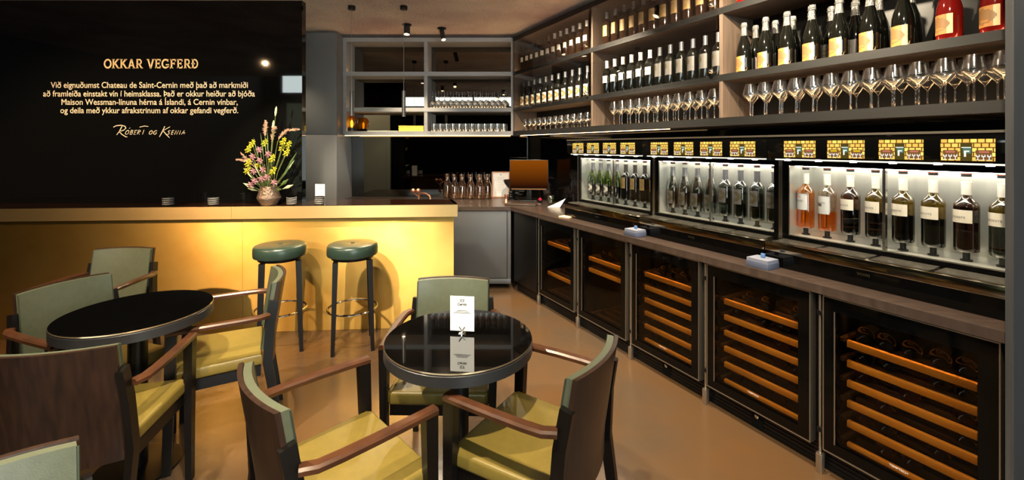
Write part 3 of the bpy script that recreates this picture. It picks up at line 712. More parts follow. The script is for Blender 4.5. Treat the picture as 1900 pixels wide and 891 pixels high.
# books and lamp on the lowest back shelf
for k in range(7):
    b = MB(); b.box(0, .30, 0, .20, 0, .0105, 0, bev=.001); b.box(.002, .3005, -.0006, .199, .002, .0085, 1)
    o = b.build('booklet', [M['yellow'], mat('yellow_pages', (214, 196, 92), .7)], loc=(-1.375+.003*(k % 3), 5.315+.002*(k % 2), BZ[0][1]+.0005+.0108*k)); tag(o, '%s yellow booklet from the bottom of the stack on the lowest shelf' % ORD[k], 'booklet', 'yellow booklets on the lowest shelf')
b = MB(); b.box(0, .36, 0, .2, 0, .012, bev=.001); o = b.build('magazine', M['paper'], loc=(-1.75, 5.31, BZ[0][1]+.0005)); tag(o, 'white magazine lying flat on the lowest shelf beside the amber lamp', 'magazine')
t = thing('table_lamp', 'amber glass globe lamp with black base on the lowest shelf', 'lamp', (-1.955, 5.36, BZ[0][1]+.0005))
b = MB(); b.lathe([(0, 0), (.05, 0), (.05, .05), (.035, .055), (0, .055)], 20); b.build('base', M['blk'], t)
b = MB(); b.lathe([(.03, .056), (.06, .08), (.074, .12), (.072, .15), (.05, .19), (.028, .2), (.0, .202)], 24); b.build('globe', M['amber'], t)
b = MB(); b.lathe([(0, .057), (.012, .06), (.016, .12), (0, .15)], 12); b.build('bulb', glow('lamp_filament', (255, 206, 110), 6), t)

# bottles standing in the dispensers
TGR = clear('green_bottle_glass', (178, 196, 84), refl=.5, blend=.3, base=.05); TOL = clear('olive_bottle_glass', (206, 186, 84), refl=.5, blend=.3, base=.05)
TBR = clear('umber_bottle_glass', (170, 132, 100), refl=.5, blend=.3, base=.05); TPK = clear('rose_bottle_glass', (255, 200, 112), refl=.5, blend=.3, base=.06); TCL = clear('flint_bottle_glass', (240, 238, 226), refl=.6, blend=.35, base=.06)
DK = clear('dark_wine', (74, 66, 36), refl=.4, blend=.3, base=.05); DKB = clear('brown_wine', (120, 76, 48), refl=.4, blend=.3, base=.05); PKW = clear('pink_wine', (252, 182, 84), refl=.4, blend=.3, base=.05)
GRD = clear('green_wine', (84, 96, 50), refl=.4, blend=.3, base=.05); DKG = clear('grey_bottle_glass', (156, 160, 144), refl=.6, blend=.35, base=.08)
cer = [M['paper']]
P_['d_rose'] = bottle('wine_bottle', BORD, TPK, M['capw'], .243, [M['paper'], M['iconp']], (.1, .19), 2.4, fn=lambda u, v: 1 if abs(u) < .3 and .5 < v < .7 else 0, gm2=PKW, lev=.1)
P_['d_clear'] = bottle('wine_bottle', BORD, TCL, M['capw'], .243, [M['paper'], M['labs']], (.09, .185), 2.4, fn=lambda u, v: 1 if abs(u) < .35 and abs(v) < .12 else 0, gm2=PKW, lev=.1)
P_['d_dark'] = bottle('wine_bottle', BORD, TBR, M['capw'], .243, [M['labw'], M['labs']], (.125, .18), 2.5, gm2=DK, lev=.13)
P_['d_olive'] = bottle('wine_bottle', BORD, TOL, M['capw'], .243, [M['labw'], M['labs']], (.125, .18), 2.5, gm2=DK, lev=.125)
P_['d_brown'] = bottle('wine_bottle', BORD, TBR, M['capw'], .243, [M['labw'], M['labs']], (.125, .18), 2.5, gm2=DKB, lev=.19)
P_['d_burg'] = bottle('wine_bottle', BURG, DKG, M['capg'], .235, [M['labs'], M['labs2']], (.03, .125), 2.4, fn=ringfn, gm2=DK, lev=.12)
P_['d_grey'] = bottle('wine_bottle', BORD, DKG, M['capg'], .235, [M['labs'], M['labs2']], (.085, .18), 2.4, fn=ringfn, gm2=GRD, lev=.16)
P_['d_green'] = bottle('wine_bottle', BURG, TGR, M['capg'], .235, [M['labs'], M['labw']], (.03, .12), 2.4, fn=ringfn, gm2=GRD, lev=.1)
P_['d_gold'] = bottle('wine_bottle', BORD, M['bott'], M['capd'], .235, [M['labg'], M['labg2']], (.1, .19), 2.4, fn=ringfn)
for kk in ('d_dark', 'd_olive', 'd_brown', 'd_clear', 'd_rose'):
    lb = [c for c in P_[kk].children if c.name.startswith('label')][0]
    zc = .15
    me = text('CERDOYS' if kk != 'd_rose' else 'CERDOYS', .013, 'label_lettering', M['ink'], lb, (0, 0, zc-.006))
    R_ = .0372+.0022
    for v in me.data.vertices:
        a = -PI/2+v.co.x/R_; v.co.x, z_, v.co.z = R_*math.cos(a), v.co.y, R_*math.sin(a)
        v.co.y = z_
    for v in me.data.vertices: v.co.x, v.co.y, v.co.z = v.co.x, v.co.y, -v.co.z   # keep the arc on the front after the quarter turn
for kk in P_:
    if not kk.startswith('d_'): continue
    sc = Matrix.Diagonal((1.1, 1.1, 1, 1))
    b = MB(); b.tube([(.004, -.006, .012), (0, 0, .27)], .0028, 6); b.build('dip_tube', M['steelb'], P_[kk])
    for ob in [P_[kk]]+list(P_[kk].children)+[g for c in P_[kk].children for g in c.children]: ob.data.transform(Matrix.Diagonal((1.1, 1, 1.1, 1)) if ob.name.startswith('label_lettering') else sc)
DB = [['d_green']*4+['d_gold']*4, ['d_burg']*4+['d_grey']*4, ['d_rose', 'd_clear', 'd_dark', 'd_olive', 'd_olive', 'd_olive', 'd_brown', 'd_olive']]
DW = {'d_green': 'green bottle', 'd_gold': 'gold-labelled bottle', 'd_burg': 'sloping-shouldered dark bottle', 'd_grey': 'dark bottle', 'd_rose': 'orange-pink wine bottle', 'd_clear': 'clear bottle of pink wine',
      'd_dark': 'black wine bottle', 'd_olive': 'olive glass bottle', 'd_brown': 'brown wine bottle'}
for i in range(3):
    for k in range(8):
        u = U0+UW*i+.065+.108*k; kk = DB[i][k]
        p = W(u, .4, 1.0595)
        place(P_[kk], USED, p, RW-.55, '%s standing lit in the %s, %s from the corner end' % (DW[kk], DS[i], ORD[k]), 'bottles in the '+DS[i])
# ------------------------------------------------------------------ things on the bar and worktop
BZT = 1.0295
def at(x, y, z):
    Y = CAM_F*(CAM_H-z)/(y-272); return ((x-950)/CAM_F*Y, Y, z)
# vase
VX, VY = -2.0, 3.615
b = MB(); b.lathe([(0, 0), (.058, 0), (.062, .006), (.088, .055), (.09, .062), (.062, .15), (.064, .158), (.059, .158), (.056, .148), (.08, .06), (.05, .01), (0, .01)], 28)
o = b.build('vase', M['pewter'], loc=(VX, VY, BZT)); tag(o, 'hammered pewter vase holding the flowers on the brass bar', 'vase')
stem_m = mat('stem_green', (92, 104, 52), .6); leaf_m = mat('leaf_green', (84, 108, 56), .5, noise=.3); plume_m = mat('pampas_plume', (186, 148, 124), .8, noise=.25, nscale=40)
yel_m = mat('yellow_petal', (186, 180, 44), .5, noise=.2, nscale=30); pink_m = mat('dusty_pink_petal', (164, 116, 124), .55, noise=.25, nscale=30); pale_m = mat('pale_bract', (190, 200, 150), .6)
def spot_on(dx, dz, dy=0): return Vector((dx, dy, dz))
def stem_to(tip, m=stem_m, r=.0022):
    b = MB(); base = Vector((tip.x*.08, tip.y*.08, .02)); mid = base.lerp(tip, .5)+Vector((-tip.x*.08, 0, .03)); b.tube([base, mid, tip], r, 6, 0); return b
def petals(b, c, n, L, wd, tilt, m=0, aim=0, twist=0):
    c = Vector(c)
    for k in range(n):
        a = 2*PI*k/n+twist; d = Vector((math.cos(a), -.35+tilt*.2, math.sin(a)+tilt*.3)).normalized(); s = d.cross(Vector((0, 1, 0))).normalized(); up = s.cross(d)
        p = [c, c+d*L*.5+s*wd/2+up*.004, c+d*L+up*.001, c+d*L*.5-s*wd/2+up*.004, c+d*L*.5-up*.006]
        b.faces([tuple(q) for q in p], [(0, 1, 4), (1, 2, 4), (2, 3, 4), (3, 0, 4)], m, True)
k = .00428
def fl(px, py, dy): return Vector(((px-483)*k, dy, (383-py)*k))
for n, (px, py, dy) in enumerate([(455, 266, -.03), (470, 264, .04), (451, 276, -.05), (513, 262, -.02), (505, 274, .03), (522, 283, -.04), (456, 302, -.09), (500, 294, -.08), (473, 305, -.07), (503, 317, -.09), (452, 316, -.07), (515, 268, .05)]):
    tip = fl(px, py, dy); t = thing('yellow_orchid', 'yellow orchid, %s counted from the upper-left of the bouquet' % ORD[n], 'flower', (VX, VY, BZT), 0, 'yellow orchids in the pewter vase')
    stem_to(tip).build('stem', stem_m, t)
    b = MB(); petals(b, tip, 5, .03, .016, 0, 0, twist=n); petals(b, tip+Vector((.016, -.01, .022)), 5, .022, .012, 0, 0, twist=n+1); petals(b, tip+Vector((-.018, .008, -.014)), 5, .022, .012, 0, 0, twist=n+2); b.ball(tip+Vector((0, -.008, 0)), .006); b.build('bloom', yel_m, t)
for n, (px, py, dy) in enumerate([(472, 277, -.05), (463, 290, -.08), (490, 285, -.06), (479, 297, -.1), (467, 317, -.1), (486, 314, -.11), (493, 328, -.1), (470, 335, -.1), (505, 338, -.09), (458, 343, -.07), (484, 331, -.11)]):
    tip = fl(px, py, dy); t = thing('pink_orchid', 'dusty pink orchid, %s counted from the top of the bouquet' % ORD[n], 'flower', (VX, VY, BZT), 0, 'dusty pink orchids in the pewter vase')
    stem_to(tip).build('stem', stem_m, t)
    b = MB(); petals(b, tip, 6, .034, .016, 0, 0, twist=n*.7); petals(b, tip+Vector((0, -.01, 0)), 5, .02, .013, 0, 0, twist=n); b.ball(tip+Vector((0, -.012, 0)), .006); b.build('bloom', pink_m, t)
for n, pts in enumerate([[(483, 330), (478, 250), (479, 223)], [(483, 330), (490, 240), (494, 235)], [(486, 330), (497, 262), (511, 240), (538, 238)], [(481, 340), (455, 300), (424, 296)], [(481, 340), (455, 310), (430, 284)], [(484, 330), (486, 262), (490, 233)], [(487, 330), (504, 256), (520, 239)]]):
    t = thing('grass_plume', '%s feathery tan grass plume in the vase bouquet' % ORD[n], 'grass plume', (VX, VY, BZT), 0, 'feathery grass plumes in the pewter vase')
    P = [fl(px, py, .02*(n % 3)-.02) for px, py in pts]
    Q = [Vector((0, 0, .02))]+P
    b = MB(); b.tube(Q, .0016, 6); b.build('stem', stem_m, t)
    b = MB(); a, c = P[-2], P[-1]; L = (c-a).length
    for j in range(110):
        u = j/109; p = a.lerp(c, u); rr = .022*math.sin(PI*(.12+.8*u))
        q = p+Vector((random.uniform(-1, 1), random.uniform(-1, 1), random.uniform(-.6, 1)))*rr+(c-a).normalized()*.012
        s = (q-p).cross(Vector((0, 1, 0))).normalized()*.0042
        b.faces([tuple(p-s), tuple(p+s), tuple(q)], [(0, 1, 2)], 0)
    b.tube([a, a.lerp(c, .5), c], [.003, .006, .002], 6); b.build('plume', plume_m, t)
for n, (px, py, dy, wd) in enumerate([(440, 340, -.05, .03), (447, 325, 0, .02), (526, 332, -.04, .03), (536, 343, -.05, .026), (520, 308, .03, .018), (532, 280, .05, .016), (430, 312, .02, .014), (447, 252, .04, .012), (460, 243, .05, .012), (527, 296, .05, .014), (473, 232, .05, .014), (514, 350, -.06, .02), (450, 350, -.06, .02)]+[(457, 330, -.08, .012), (498, 310, -.09, .014), (465, 300, -.09, .01)]):
    tip = fl(px, py, dy); t = thing('leaf_spray', '%s slender green leaf fanning out of the vase bouquet' % ORD[n], 'leaf', (VX, VY, BZT), 0, 'green leaves in the pewter vase')
    base = Vector((tip.x*.15, tip.y*.15, .12)); 
    if py > 300: base.z = .1
    stem_to(base.lerp(tip, .45)).build('stem', stem_m, t)
    b = MB(); s = (tip-base).cross(Vector((0, 1, 0))).normalized()*wd/2; m1 = base.lerp(tip, .45); m2 = base.lerp(tip, .75)
    b.faces([tuple(m1), tuple(m2+s), tuple(tip), tuple(m2-s), tuple(m2+Vector((0, -.006, 0)))], [(0, 1, 4), (1, 2, 4), (2, 3, 4), (3, 0, 4)], 0, True); b.build('leaf_blade', leaf_m if n % 3 else pale_m, t)
for n, (px, py) in enumerate([(496, 205), (491, 232)]):
    tip = fl(px, py, .0); t = thing('timothy_stalk', ['tallest grass stalk with a pale seed head rising above the bouquet', 'shorter grass stalk with a seed head beside the tallest one'][n], 'stalk', (VX, VY, BZT))
    b = MB(); b.tube([Vector((0, 0, .02)), tip*.5+Vector((-.01, 0, 0)), tip], .0018, 6); b.build('stem', stem_m, t)
    b = MB(); d = (tip-Vector((0, 0, .3))).normalized(); b.tube([tip-d*.03, tip, tip+d*.03, tip+d*.05], [.004, .009, .008, .002], 8); b.build('seed_head', pale_m, t)
# candle glasses on the bar
smoke = clear('smoked_glass', (150, 148, 144), refl=.8, blend=.5, base=.12, rough=.12)
b = MB(); b.lathe([(0, 0), (.036, 0), (.038, .004), (.039, .072), (.0365, .072), (.0355, .006), (0, .006)], 20); CG = b.build('candle_holder', [smoke]); tag(CG, '', 'candle holder')
b = MB(); b.lathe([(0, .0065), (.033, .0065), (.033, .03), (0, .032)], 16); b.build('candle', mat('candle_wax', (228, 222, 208), .5), CG)
b = MB()
for j in range(4): b.lathe([(.0385, .012+.015*j), (.0402, .0165+.015*j), (.0392, .021+.015*j)], 20)
b.build('ribbing', mat('crackled_silver', (150, 148, 146), .3, .8, bump=.6, bscale=160), CG)
for n, (x, y) in enumerate([(312, 382), (396, 381.5), (541, 381), (593, 380.5)]):
    p = at(x, y, BZT); place(CG, USED, (p[0], min(p[1], 3.66), BZT), n, ['ribbed candle glass farthest from the vase on the bar', 'ribbed candle glass second from the bar end, left of the vase', 'ribbed candle glass just beside the pewter vase', 'ribbed candle glass in front of the white menu card'][n], 'candle glasses on the bar')
# menu cards
def menu(label, loc, rz, wd, hh, stand):
    t = thing('menu_card', label, 'menu card', loc, rz)
    z0 = .012 if stand else .004
    b = MB(); b.box(-wd/2, wd/2, -.0008, .0008, z0, z0+hh); b.build('card', M['paper'], t)
    b = MB(); q = lambda pts, wd_=.05: b.ribbon([(px*wd, z0+hh*pz) for px, pz in pts], wd_*wd, -.0012)
    zc = .86   # bull-head-like crest
    q([(-.09, zc+.02), (-.1, zc+.045), (-.05, zc+.04), (.05, zc+.04), (.1, zc+.045), (.09, zc+.02)], .025); q([(-.05, zc+.03), (-.05, zc-.01), (-.02, zc-.03), (.02, zc-.03), (.05, zc-.01), (.05, zc+.03)], .025)
    q([(-.09, zc-.01), (-.06, zc)], .03); q([(.09, zc-.01), (.06, zc)], .03)
    for j, (zz, ww) in enumerate(((.585, .22), (.55, .28), (.515, .36))): q([(-ww, zz), (ww, zz)], .02)
    b.build('print', M['ink'], t, recalc=False)
    text('Cernin', wd*.14, 'card_lettering', M['ink'], t, (0, -.0012, z0+hh*.735), bold=.0006)
    b = MB()
    if stand:
        b.lathe([(0, 0), (.016, 0), (.016, .003), (.006, .005), (.003, .012), (0, .012)], 14); b.tube([(-.012, -.004, .03), (0, -.0035, .014), (.012, -.004, .03)], .0018, 6); b.tube([(-.012, .004, .03), (0, .0035, .014), (.012, .004, .03)], .0018, 6)
        b.build('card_clip', M['chrome'], t)
    else: b.box(-wd*.4, wd*.4, -.015, .015, 0, .004); b.build('card_foot', M['paper'], t)
    return t
p = at(588, 378, BZT); menu('white menu card standing on the brass bar by a candle glass', (p[0], p[1]+.06, BZT), -.1, .086, .155, False)
# worktop things
WZ = .8735
def carafe():
    b = MB(); b.lathe([(0, .004), (.045, .004), (.05, .0), (.052, .01), (.052, .15), (.046, .18), (.03, .215), (.024, .24), (.03, .3), (.0285, .3), (.0225, .24), (.028, .215), (.044, .178), (.049, .15), (.049, .014), (0, .012)], 20)
    o = b.build('carafe', clear('carafe_glass', (250, 232, 214), refl=.8, blend=.45, base=.07)); tag(o, '', 'carafe')
    b = MB(); b.lathe([(0, .236), (.02, .238), (.023, .262), (0, .262)], 14); b.build('stopper', M['steel'], o); return o
CA = carafe()
for n, X in enumerate((-.70, -.607, -.503, -.395, -.30, -.80)):
    place(CA, USED, (X, 5.32 if n < 5 else 5.42, WZ), 0, '%s' % ['first glass carafe from the brass bar on the back worktop', 'second glass carafe from the brass bar on the back worktop', 'third glass carafe from the brass bar, middle of five', 'fourth glass carafe from the brass bar, second from picture frame', 'fifth glass carafe, next to the framed notice', 'glass carafe half hidden behind the first one'][n], 'glass carafes on the back worktop')
t = thing('picture_frame', 'wood-framed white notice leaning on the splashback beside carafes', 'picture frame', (-.142, 5.49, WZ)); t.rotation_euler = (-.12, 0, -.05)
b = MB()
for x0, x1, z0, z1 in ((-.11, -.098, 0, .32), (.098, .11, 0, .32), (-.098, .098, 0, .012), (-.098, .098, .308, .32)): b.box(x0, x1, -.009, .009, z0, z1)
b.build('frame', mat('frame_oak', (150, 100, 66), .45), t)
b = MB(); b.box(-.098, .098, -.002, .006, .012, .308); b.build('notice', mat('notice_paper', (176, 176, 178), .6), t)
b = MB()
b.ribbon([(-.01, .283), (.01, .283)], .014, -.0026)
for j in range(11): ww = [.05, .035, .06, .055, .06, .05, .06, .045, .06, .05, .03][j]; b.ribbon([(-ww, .25-.018*j), (ww, .25-.018*j)], .003, -.0026)
b.build('print', mat('faint_print', (126, 126, 128), .7), t, recalc=False)
# monitor
t = thing('monitor', 'till monitor with dark orange screen on the corner worktop', 'monitor', (.195, 5.07, WZ), -.1)
b = MB(); b.box(-.225, .225, 0, .03, .135, .485, 0, bev=.004); b.build('casing', M['blk'], t)
m, nt, out = node_mat('screen_gradient'); tcn = nt.nodes.new('ShaderNodeTexCoord'); sx = nt.nodes.new('ShaderNodeSeparateXYZ'); nt.links.new(tcn.outputs['Generated'], sx.inputs[0])
rp = nt.nodes.new('ShaderNodeValToRGB'); rp.color_ramp.elements[0].color = lin((40, 12, 8))+(1,); rp.color_ramp.elements[1].color = lin((176, 92, 14))+(1,); nt.links.new(sx.outputs['Z'], rp.inputs[0])  # emission runs from dark brown at the bottom to orange at the top
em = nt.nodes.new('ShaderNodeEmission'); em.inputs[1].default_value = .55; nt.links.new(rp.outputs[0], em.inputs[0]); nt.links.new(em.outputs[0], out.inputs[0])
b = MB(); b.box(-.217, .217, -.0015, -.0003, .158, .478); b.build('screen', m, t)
b = MB(); b.box(-.2, .2, -.004, .0, .139, .15); b.build('lower_bezel', mat('bronze_bezel', (120, 84, 52), .35, .5), t)
b = MB(); b.box(-.03, .03, .03, .06, .02, .3, bev=.004); b.box(-.1, .1, -.05, .12, 0, .02, bev=.004); b.build('stand', M['blk'], t)
t = thing('bowl_stand', 'black bowl on a ribbed black pedestal behind the monitor edge', 'bowl', (-.0, 5.29, WZ))
b = MB(); b.lathe([(.03, .13), (.055, .145), (.09, .19), (.105, .235), (.1, .236), (.085, .195), (.05, .152), (0, .145)], 24); b.build('bowl', mat('dark_bronze_bowl', (52, 42, 36), .3, .5), t)
b = MB(); b.lathe([(0, 0), (.07, 0), (.07, .012), (.045, .02), (.05, .035), (.04, .045), (.046, .06), (.036, .07), (.042, .085), (.03, .1), (.034, .13), (0, .131)], 24); b.build('pedestal', M['blk'], t)
b = MB(); b.lathe([(.03, .001), (.03, 0), (.017, .045), (.019, .047), (.024, .095), (.0225, .095), (.016, .046), (0, .045)], 18); o = b.build('jigger', M['copper'], loc=(-.065, 4.97, WZ)); tag(o, 'small brass spirit measure beside the black bowl', 'measure')
b = MB(); b.box(-.17, .17, -.11, .11, 0, .018, bev=.004); b.box(.17, .22, -.02, .02, 0, .018, bev=.004); o = b.build('serving_board', M['worktop'], loc=(.11, 4.82, WZ), rz=-.25); tag(o, 'thin walnut board lying on the worktop before the monitor', 'board')
b = MB(); b.lathe([(0, 0), (.02, 0), (.024, .03), (.022, .03), (0, .026)], 14); t = b.build('flower_pot', M['blk'], loc=(.315, 4.93, WZ)); tag(t, 'tiny black pot with a crimson flower under the monitor', 'flower pot')
b = MB(); petals(b, (0, 0, .045), 6, .022, .016, 0); b.tube([(0, 0, .02), (0, 0, .045)], .002, 6); b.build('bloom', mat('crimson_petal', (176, 22, 60), .5), t)
b = MB(); b.lathe([(0, .003), (.036, .003), (.038, .01), (.038, .085), (.034, .095), (.0325, .095), (.036, .084), (.036, .012), (0, .01)], 18); t = b.build('jar', M['clear'], loc=(.43, 4.86, WZ)); tag(t, 'clear glass jar of herbs on the worktop right of the monitor', 'jar')
b = MB(); b.lathe([(0, .011), (.034, .012), (.034, .06), (0, .066)], 14); b.build('herbs', mat('jar_herbs', (72, 84, 54), .8, noise=.5, nscale=60), t)
t = MB(); t.faces([(-.1, 0, 0), (.02, -.05, 0), (.1, 0, .085), (.03, .06, .002), (-.02, .0, .03), (.02, -.052, .004), (.1, .003, .086)], [(0, 1, 4), (1, 2, 4), (2, 3, 4), (3, 0, 4), (1, 6, 2), (1, 5, 6)], 0)
o = t.build('folded_napkin', M['paper'], loc=(.47, 4.63, WZ+.001), rz=.2); tag(o, 'crumpled white paper napkin on the worktop corner', 'napkin')
b = MB(); b.prism([(-.06, -.035), (.05, -.045), (.06, .03), (-.05, .04)], 0, .009, bev=.001); o = b.build('card_pad', mat('peach_card', (232, 196, 158), .6), loc=at(1051, 403, WZ)); o.rotation_euler.z = -.6; tag(o, 'peach coloured note pad lying on the worktop near the corner', 'note pad')
def napkins(label, u, tt):
    t = thing('napkin_holder', label, 'napkin holder', W(u, tt, WZ), RW, 'napkin blocks on the worktop')
    b = MB(); b.box(-.06, .06, -.05, .05, 0, .032, bev=.002); b.build('tray', mat('slate_blue_card', (66, 72, 92), .6), t)
    b = MB()
    for j in range(5): b.box(-.057, .057, -.047, .047, .0325+.003*j, .0349+.003*j)
    b.build('napkin_stack', mat('pale_blue_paper', (112, 116, 132), .7), t)
    b = MB(); b.box(-.01, .01, .0, .012, .0475, .07, bev=.002); b.build('weight', mat('blue_plastic', (74, 110, 160), .5), t)
napkins('blue-grey napkin block on the worktop in front of the middle dispenser', -3.545, .055); napkins('blue-grey napkin block on the worktop by the end-panel dispenser', -2.615, .055)
# copper tap on the back worktop behind the bar
t = thing('copper_tap', 'rose copper tap with round knobs behind the brass bar', 'tap', (-1.03, 4.85, WZ))
b = MB(); b.lathe([(0, 0), (.03, 0), (.03, .01), (.016, .014), (.014, .1), (0, .1)], 18); b.tube([(0, 0, .09), (.03, -.03, .125), (.1, -.09, .125), (.15, -.13, .1), (.155, -.135, .07)], .009, 10); b.build('spout', M['copper'], t)
for xx in (-.055, .0):
    b = MB(); b.tube([(0, 0, .08), (xx, -.02, .13)], .007, 8); b.ball((xx, -.025, .15), .027); b.build('knob', M['copper'], t)

# ------------------------------------------------------------------ round tables
def table(label, x, y):
    t = thing('round_table', label, 'table', (x, y, 0), 0, 'round black glass tables')
    b = MB(); b.lathe([(0, .69), (.285, .69), (.295, .693), (.295, .731), (.29, .735), (0, .735)], 64); b.build('table_top', mat('black_rim', (36, 36, 38), .38), t)
    b = MB(); b.lathe([(0, .7355), (.2925, .7355), (.2945, .7375), (.2925, .742), (0, .742)], 64, mf=lambda i: 1 if i in (1, 2) else 0); b.build('glass_top', [M['tableglass'], mat('bronze_glass_edge', (150, 128, 100), .2, .8)], t)
    b = MB(); b.lathe([(0, .02), (.038, .02), (.038, .689), (0, .689)], 24); b.build('column', M['blk'], t)
    b = MB(); b.lathe([(0, 0), (.17, 0), (.17, .012), (.05, .02), (0, .02)], 40); b.build('base', M['blk'], t)
    return t
T1 = (-.213, 1.775); T2 = (-1.755, 2.06)
table('round black glass table with a white menu card on it', *T1); table('empty round black glass table in front of the brass bar', *T2)
menu('white menu card clipped upright on the round glass table', (-.204, 1.80, .7425), -.12, .1, .142, True)

# ------------------------------------------------------------------ armchairs
def chair(label, x, y, deg, first=[None]):
    rz = math.radians(deg-90)
    if first[0]: return dup(first[0], (x, y, 0), rz, label)
    t = thing('armchair', label, 'armchair', (x, y, 0), rz, 'green leather armchairs'); first[0] = t
    def by(a, z): return -.222-.036*(1-a*a)-.16*max(0, z-.46)-.02*max(0, (z-.7))
    def shell(name, m, z0, z1, hw, yoff, th, nz=8, na=14, arch=.003, bev=.006):
        b = MB(); F, K = [], []
        for j in range(nz+1):
            for i in range(na+1):
                a = -1+2*i/na; z = z0+(z1-z0)*j/nz+(arch*(1-a*a) if j == nz else 0)
                y0 = by(a, z)+yoff; cr = .006*(1-(2*j/nz-1)**2)*(1-a*a) if name == 'backrest' else 0
                F.append((hw*a*(1-.03*(z-z0)), y0+th/2+cr, z)); K.append((hw*a*(1-.03*(z-z0)), y0-th/2, z))
        W_ = na+1; n = len(F); fs = []
        for j in range(nz):
            for i in range(na):
                q = j*W_+i; fs.append((q, q+1, q+W_+1, q+W_)); fs.append((n+q+W_, n+q+W_+1, n+q+1, n+q))
        for i in range(na): fs.append((i+1, i, n+i, n+i+1)); q = nz*W_+i; fs.append((q, q+1, n+q+1, n+q))
        for j in range(nz): q = j*W_; fs.append((q, q+W_, n+q+W_, n+q)); q += na; fs.append((q+W_, q, n+q, n+q+W_))
        b.faces(F+K, fs, 0, True); return b.build(name, m, t, sharp=50)
    shell('back_shell', M['wood'], .38, .812, .19, -.004, .016)
    pad = shell('backrest', M['leather_shaded'], .475, .808, .184, .018, .026)
    for sx in (-1, 1):
        b = MB(); b.tube([(sx*.184, by(1, z)+.031, z) for z in (.48, .6, .7, .806)], .0028, 6); b.build('piping', M['piping'], pad)
    b = MB(); b.prism([(-.205, -.2), (.205, -.2), (.222, .205), (.2, .225), (-.2, .225), (-.222, .205)], .405, .462, 0, bev=.014, seg=4)
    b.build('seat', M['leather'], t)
    b = MB(); b.prism([(-.2, -.195), (.2, -.195), (.212, .2), (-.212, .2)], .352, .404); b.build('apron', M['ebony'], t)
    for sx in (-1, 1):
        b = MB(); sec = lambda i: [(-.012-.002*i, -.019-.002*i), (.012+.002*i, -.019-.002*i), (.012+.002*i, .019+.002*i), (-.012-.002*i, .019+.002*i)]
        b.sweep([(sx*.228, .222, 0), (sx*.23, .214, .25), (sx*.233, .206, .45), (sx*.236, .2, .642)], sec, (0, 1, 0), 0, smooth=False); b.build('leg', M['ebony'], t)
    for sx in (-1, 1):
        b = MB(); sec = lambda i: [(-.012, -.018-.003*min(i, 2)), (.012, -.018-.003*min(i, 2)), (.012, .018+.003*min(i, 2)), (-.012, .018+.003*min(i, 2))]
        b.sweep([(sx*.205, -.30, 0), (sx*.21, -.262, .22), (sx*.214, -.228, .42), (sx*.204, -.24, .6), (sx*.196, -.262, .72)], sec, (0, 1, 0), 0, smooth=False); b.build('leg', M['ebony'], t)
    for sx in (-1, 1):
        b = MB(); sec = [(-.018, -.010), (.018, -.010), (.0195, .004), (.013, .011), (-.013, .011), (-.0195, .004)]
        pts = [(sx*.236, .226, .653), (sx*.24, .12, .655), (sx*.242, 0, .656), (sx*.24, -.12, .656), (sx*.235, -.19, .656), (sx*.214, -.235, .656)]
        b.sweep(pts, sec, (0, 0, 1)); b.build('armrest', M['arm'], t)
    def squash(o):
        for c in o.children:
            if c.type == 'MESH':
                for v in c.data.vertices: v.co.y *= .9
            squash(c)
    squash(t)
    return t
chair('green armchair seen from its wooden back, facing the bare table', -1.634, 1.744, 104)
chair('green armchair with its back to the side wall, at the bare table', -2.058, 2.168, -20)
chair('dark green armchair standing against the brass bar, facing the room', -2.63, 2.758, -86)
chair('green armchair with yellow-lit seat between bar stools and bare table', -1.52, 2.31, 209)
chair('pale-lit armchair of which only the backrest top shows at the frame edge', -.977, .746, -42)
chair('armchair at the card table seen from behind, farther from the wine coolers', -.56, 1.462, 44)
chair('armchair at the card table nearest the wine coolers', .07, 1.605, 148)
chair('armchair behind the card table, facing the camera', -.312, 2.068, -91)

# ------------------------------------------------------------------ bar stools
def stool(label, x, y, rz, first=[None]):
    if first[0]: return dup(first[0], (x, y, 0), rz, label)
    t = thing('bar_stool', label, 'bar stool', (x, y, 0), rz, 'bar stools at the brass bar'); first[0] = t
    b = MB(); b.lathe([(0, .69), (.17, .69), (.18, .694), (.183, .702), (.184, .73), (.182, .76), (.177, .77), (.165, .776), (.1, .782), (.03, .78), (0, .776)], 40); s = b.build('seat', M['teal'], t)
    b = MB(); b.lathe([(0, .774), (.014, .777), (.012, .783), (0, .785)], 12); b.build('button', M['teal'], s)
    b = MB(); b.lathe([(0, .668), (.15, .668), (.152, .672), (.152, .689), (0, .689)], 36); b.build('seat_frame', M['blk'], t)
    for sx in (-1, 1):
        for sy in (-1, 1):
            b = MB(); sec = lambda i: [(-.013-.005*i, -.013-.005*i), (.013+.005*i, -.013-.005*i), (.013+.005*i, .013+.005*i), (-.013-.005*i, .013+.005*i)]
            b.sweep([(sx*.138, sy*.138, 0), (sx*.12, sy*.12, .668)], sec, (0, 1, 0), 0, smooth=False); b.build('leg', M['ebony'], t)
    r = .178; n = 40
    b = MB(); b.tube([(r*math.cos(2*PI*k/n), r*math.sin(2*PI*k/n), .29) for k in range(n)], .008, 8, 0, True); b.build('foot_ring', M['chrome'], t)
    return t
stool('green round bar stool half behind the yellow-lit armchair', -1.74, 3.30, .48); stool('green round bar stool standing clear at the middle of the bar', -1.21, 3.335, .36)

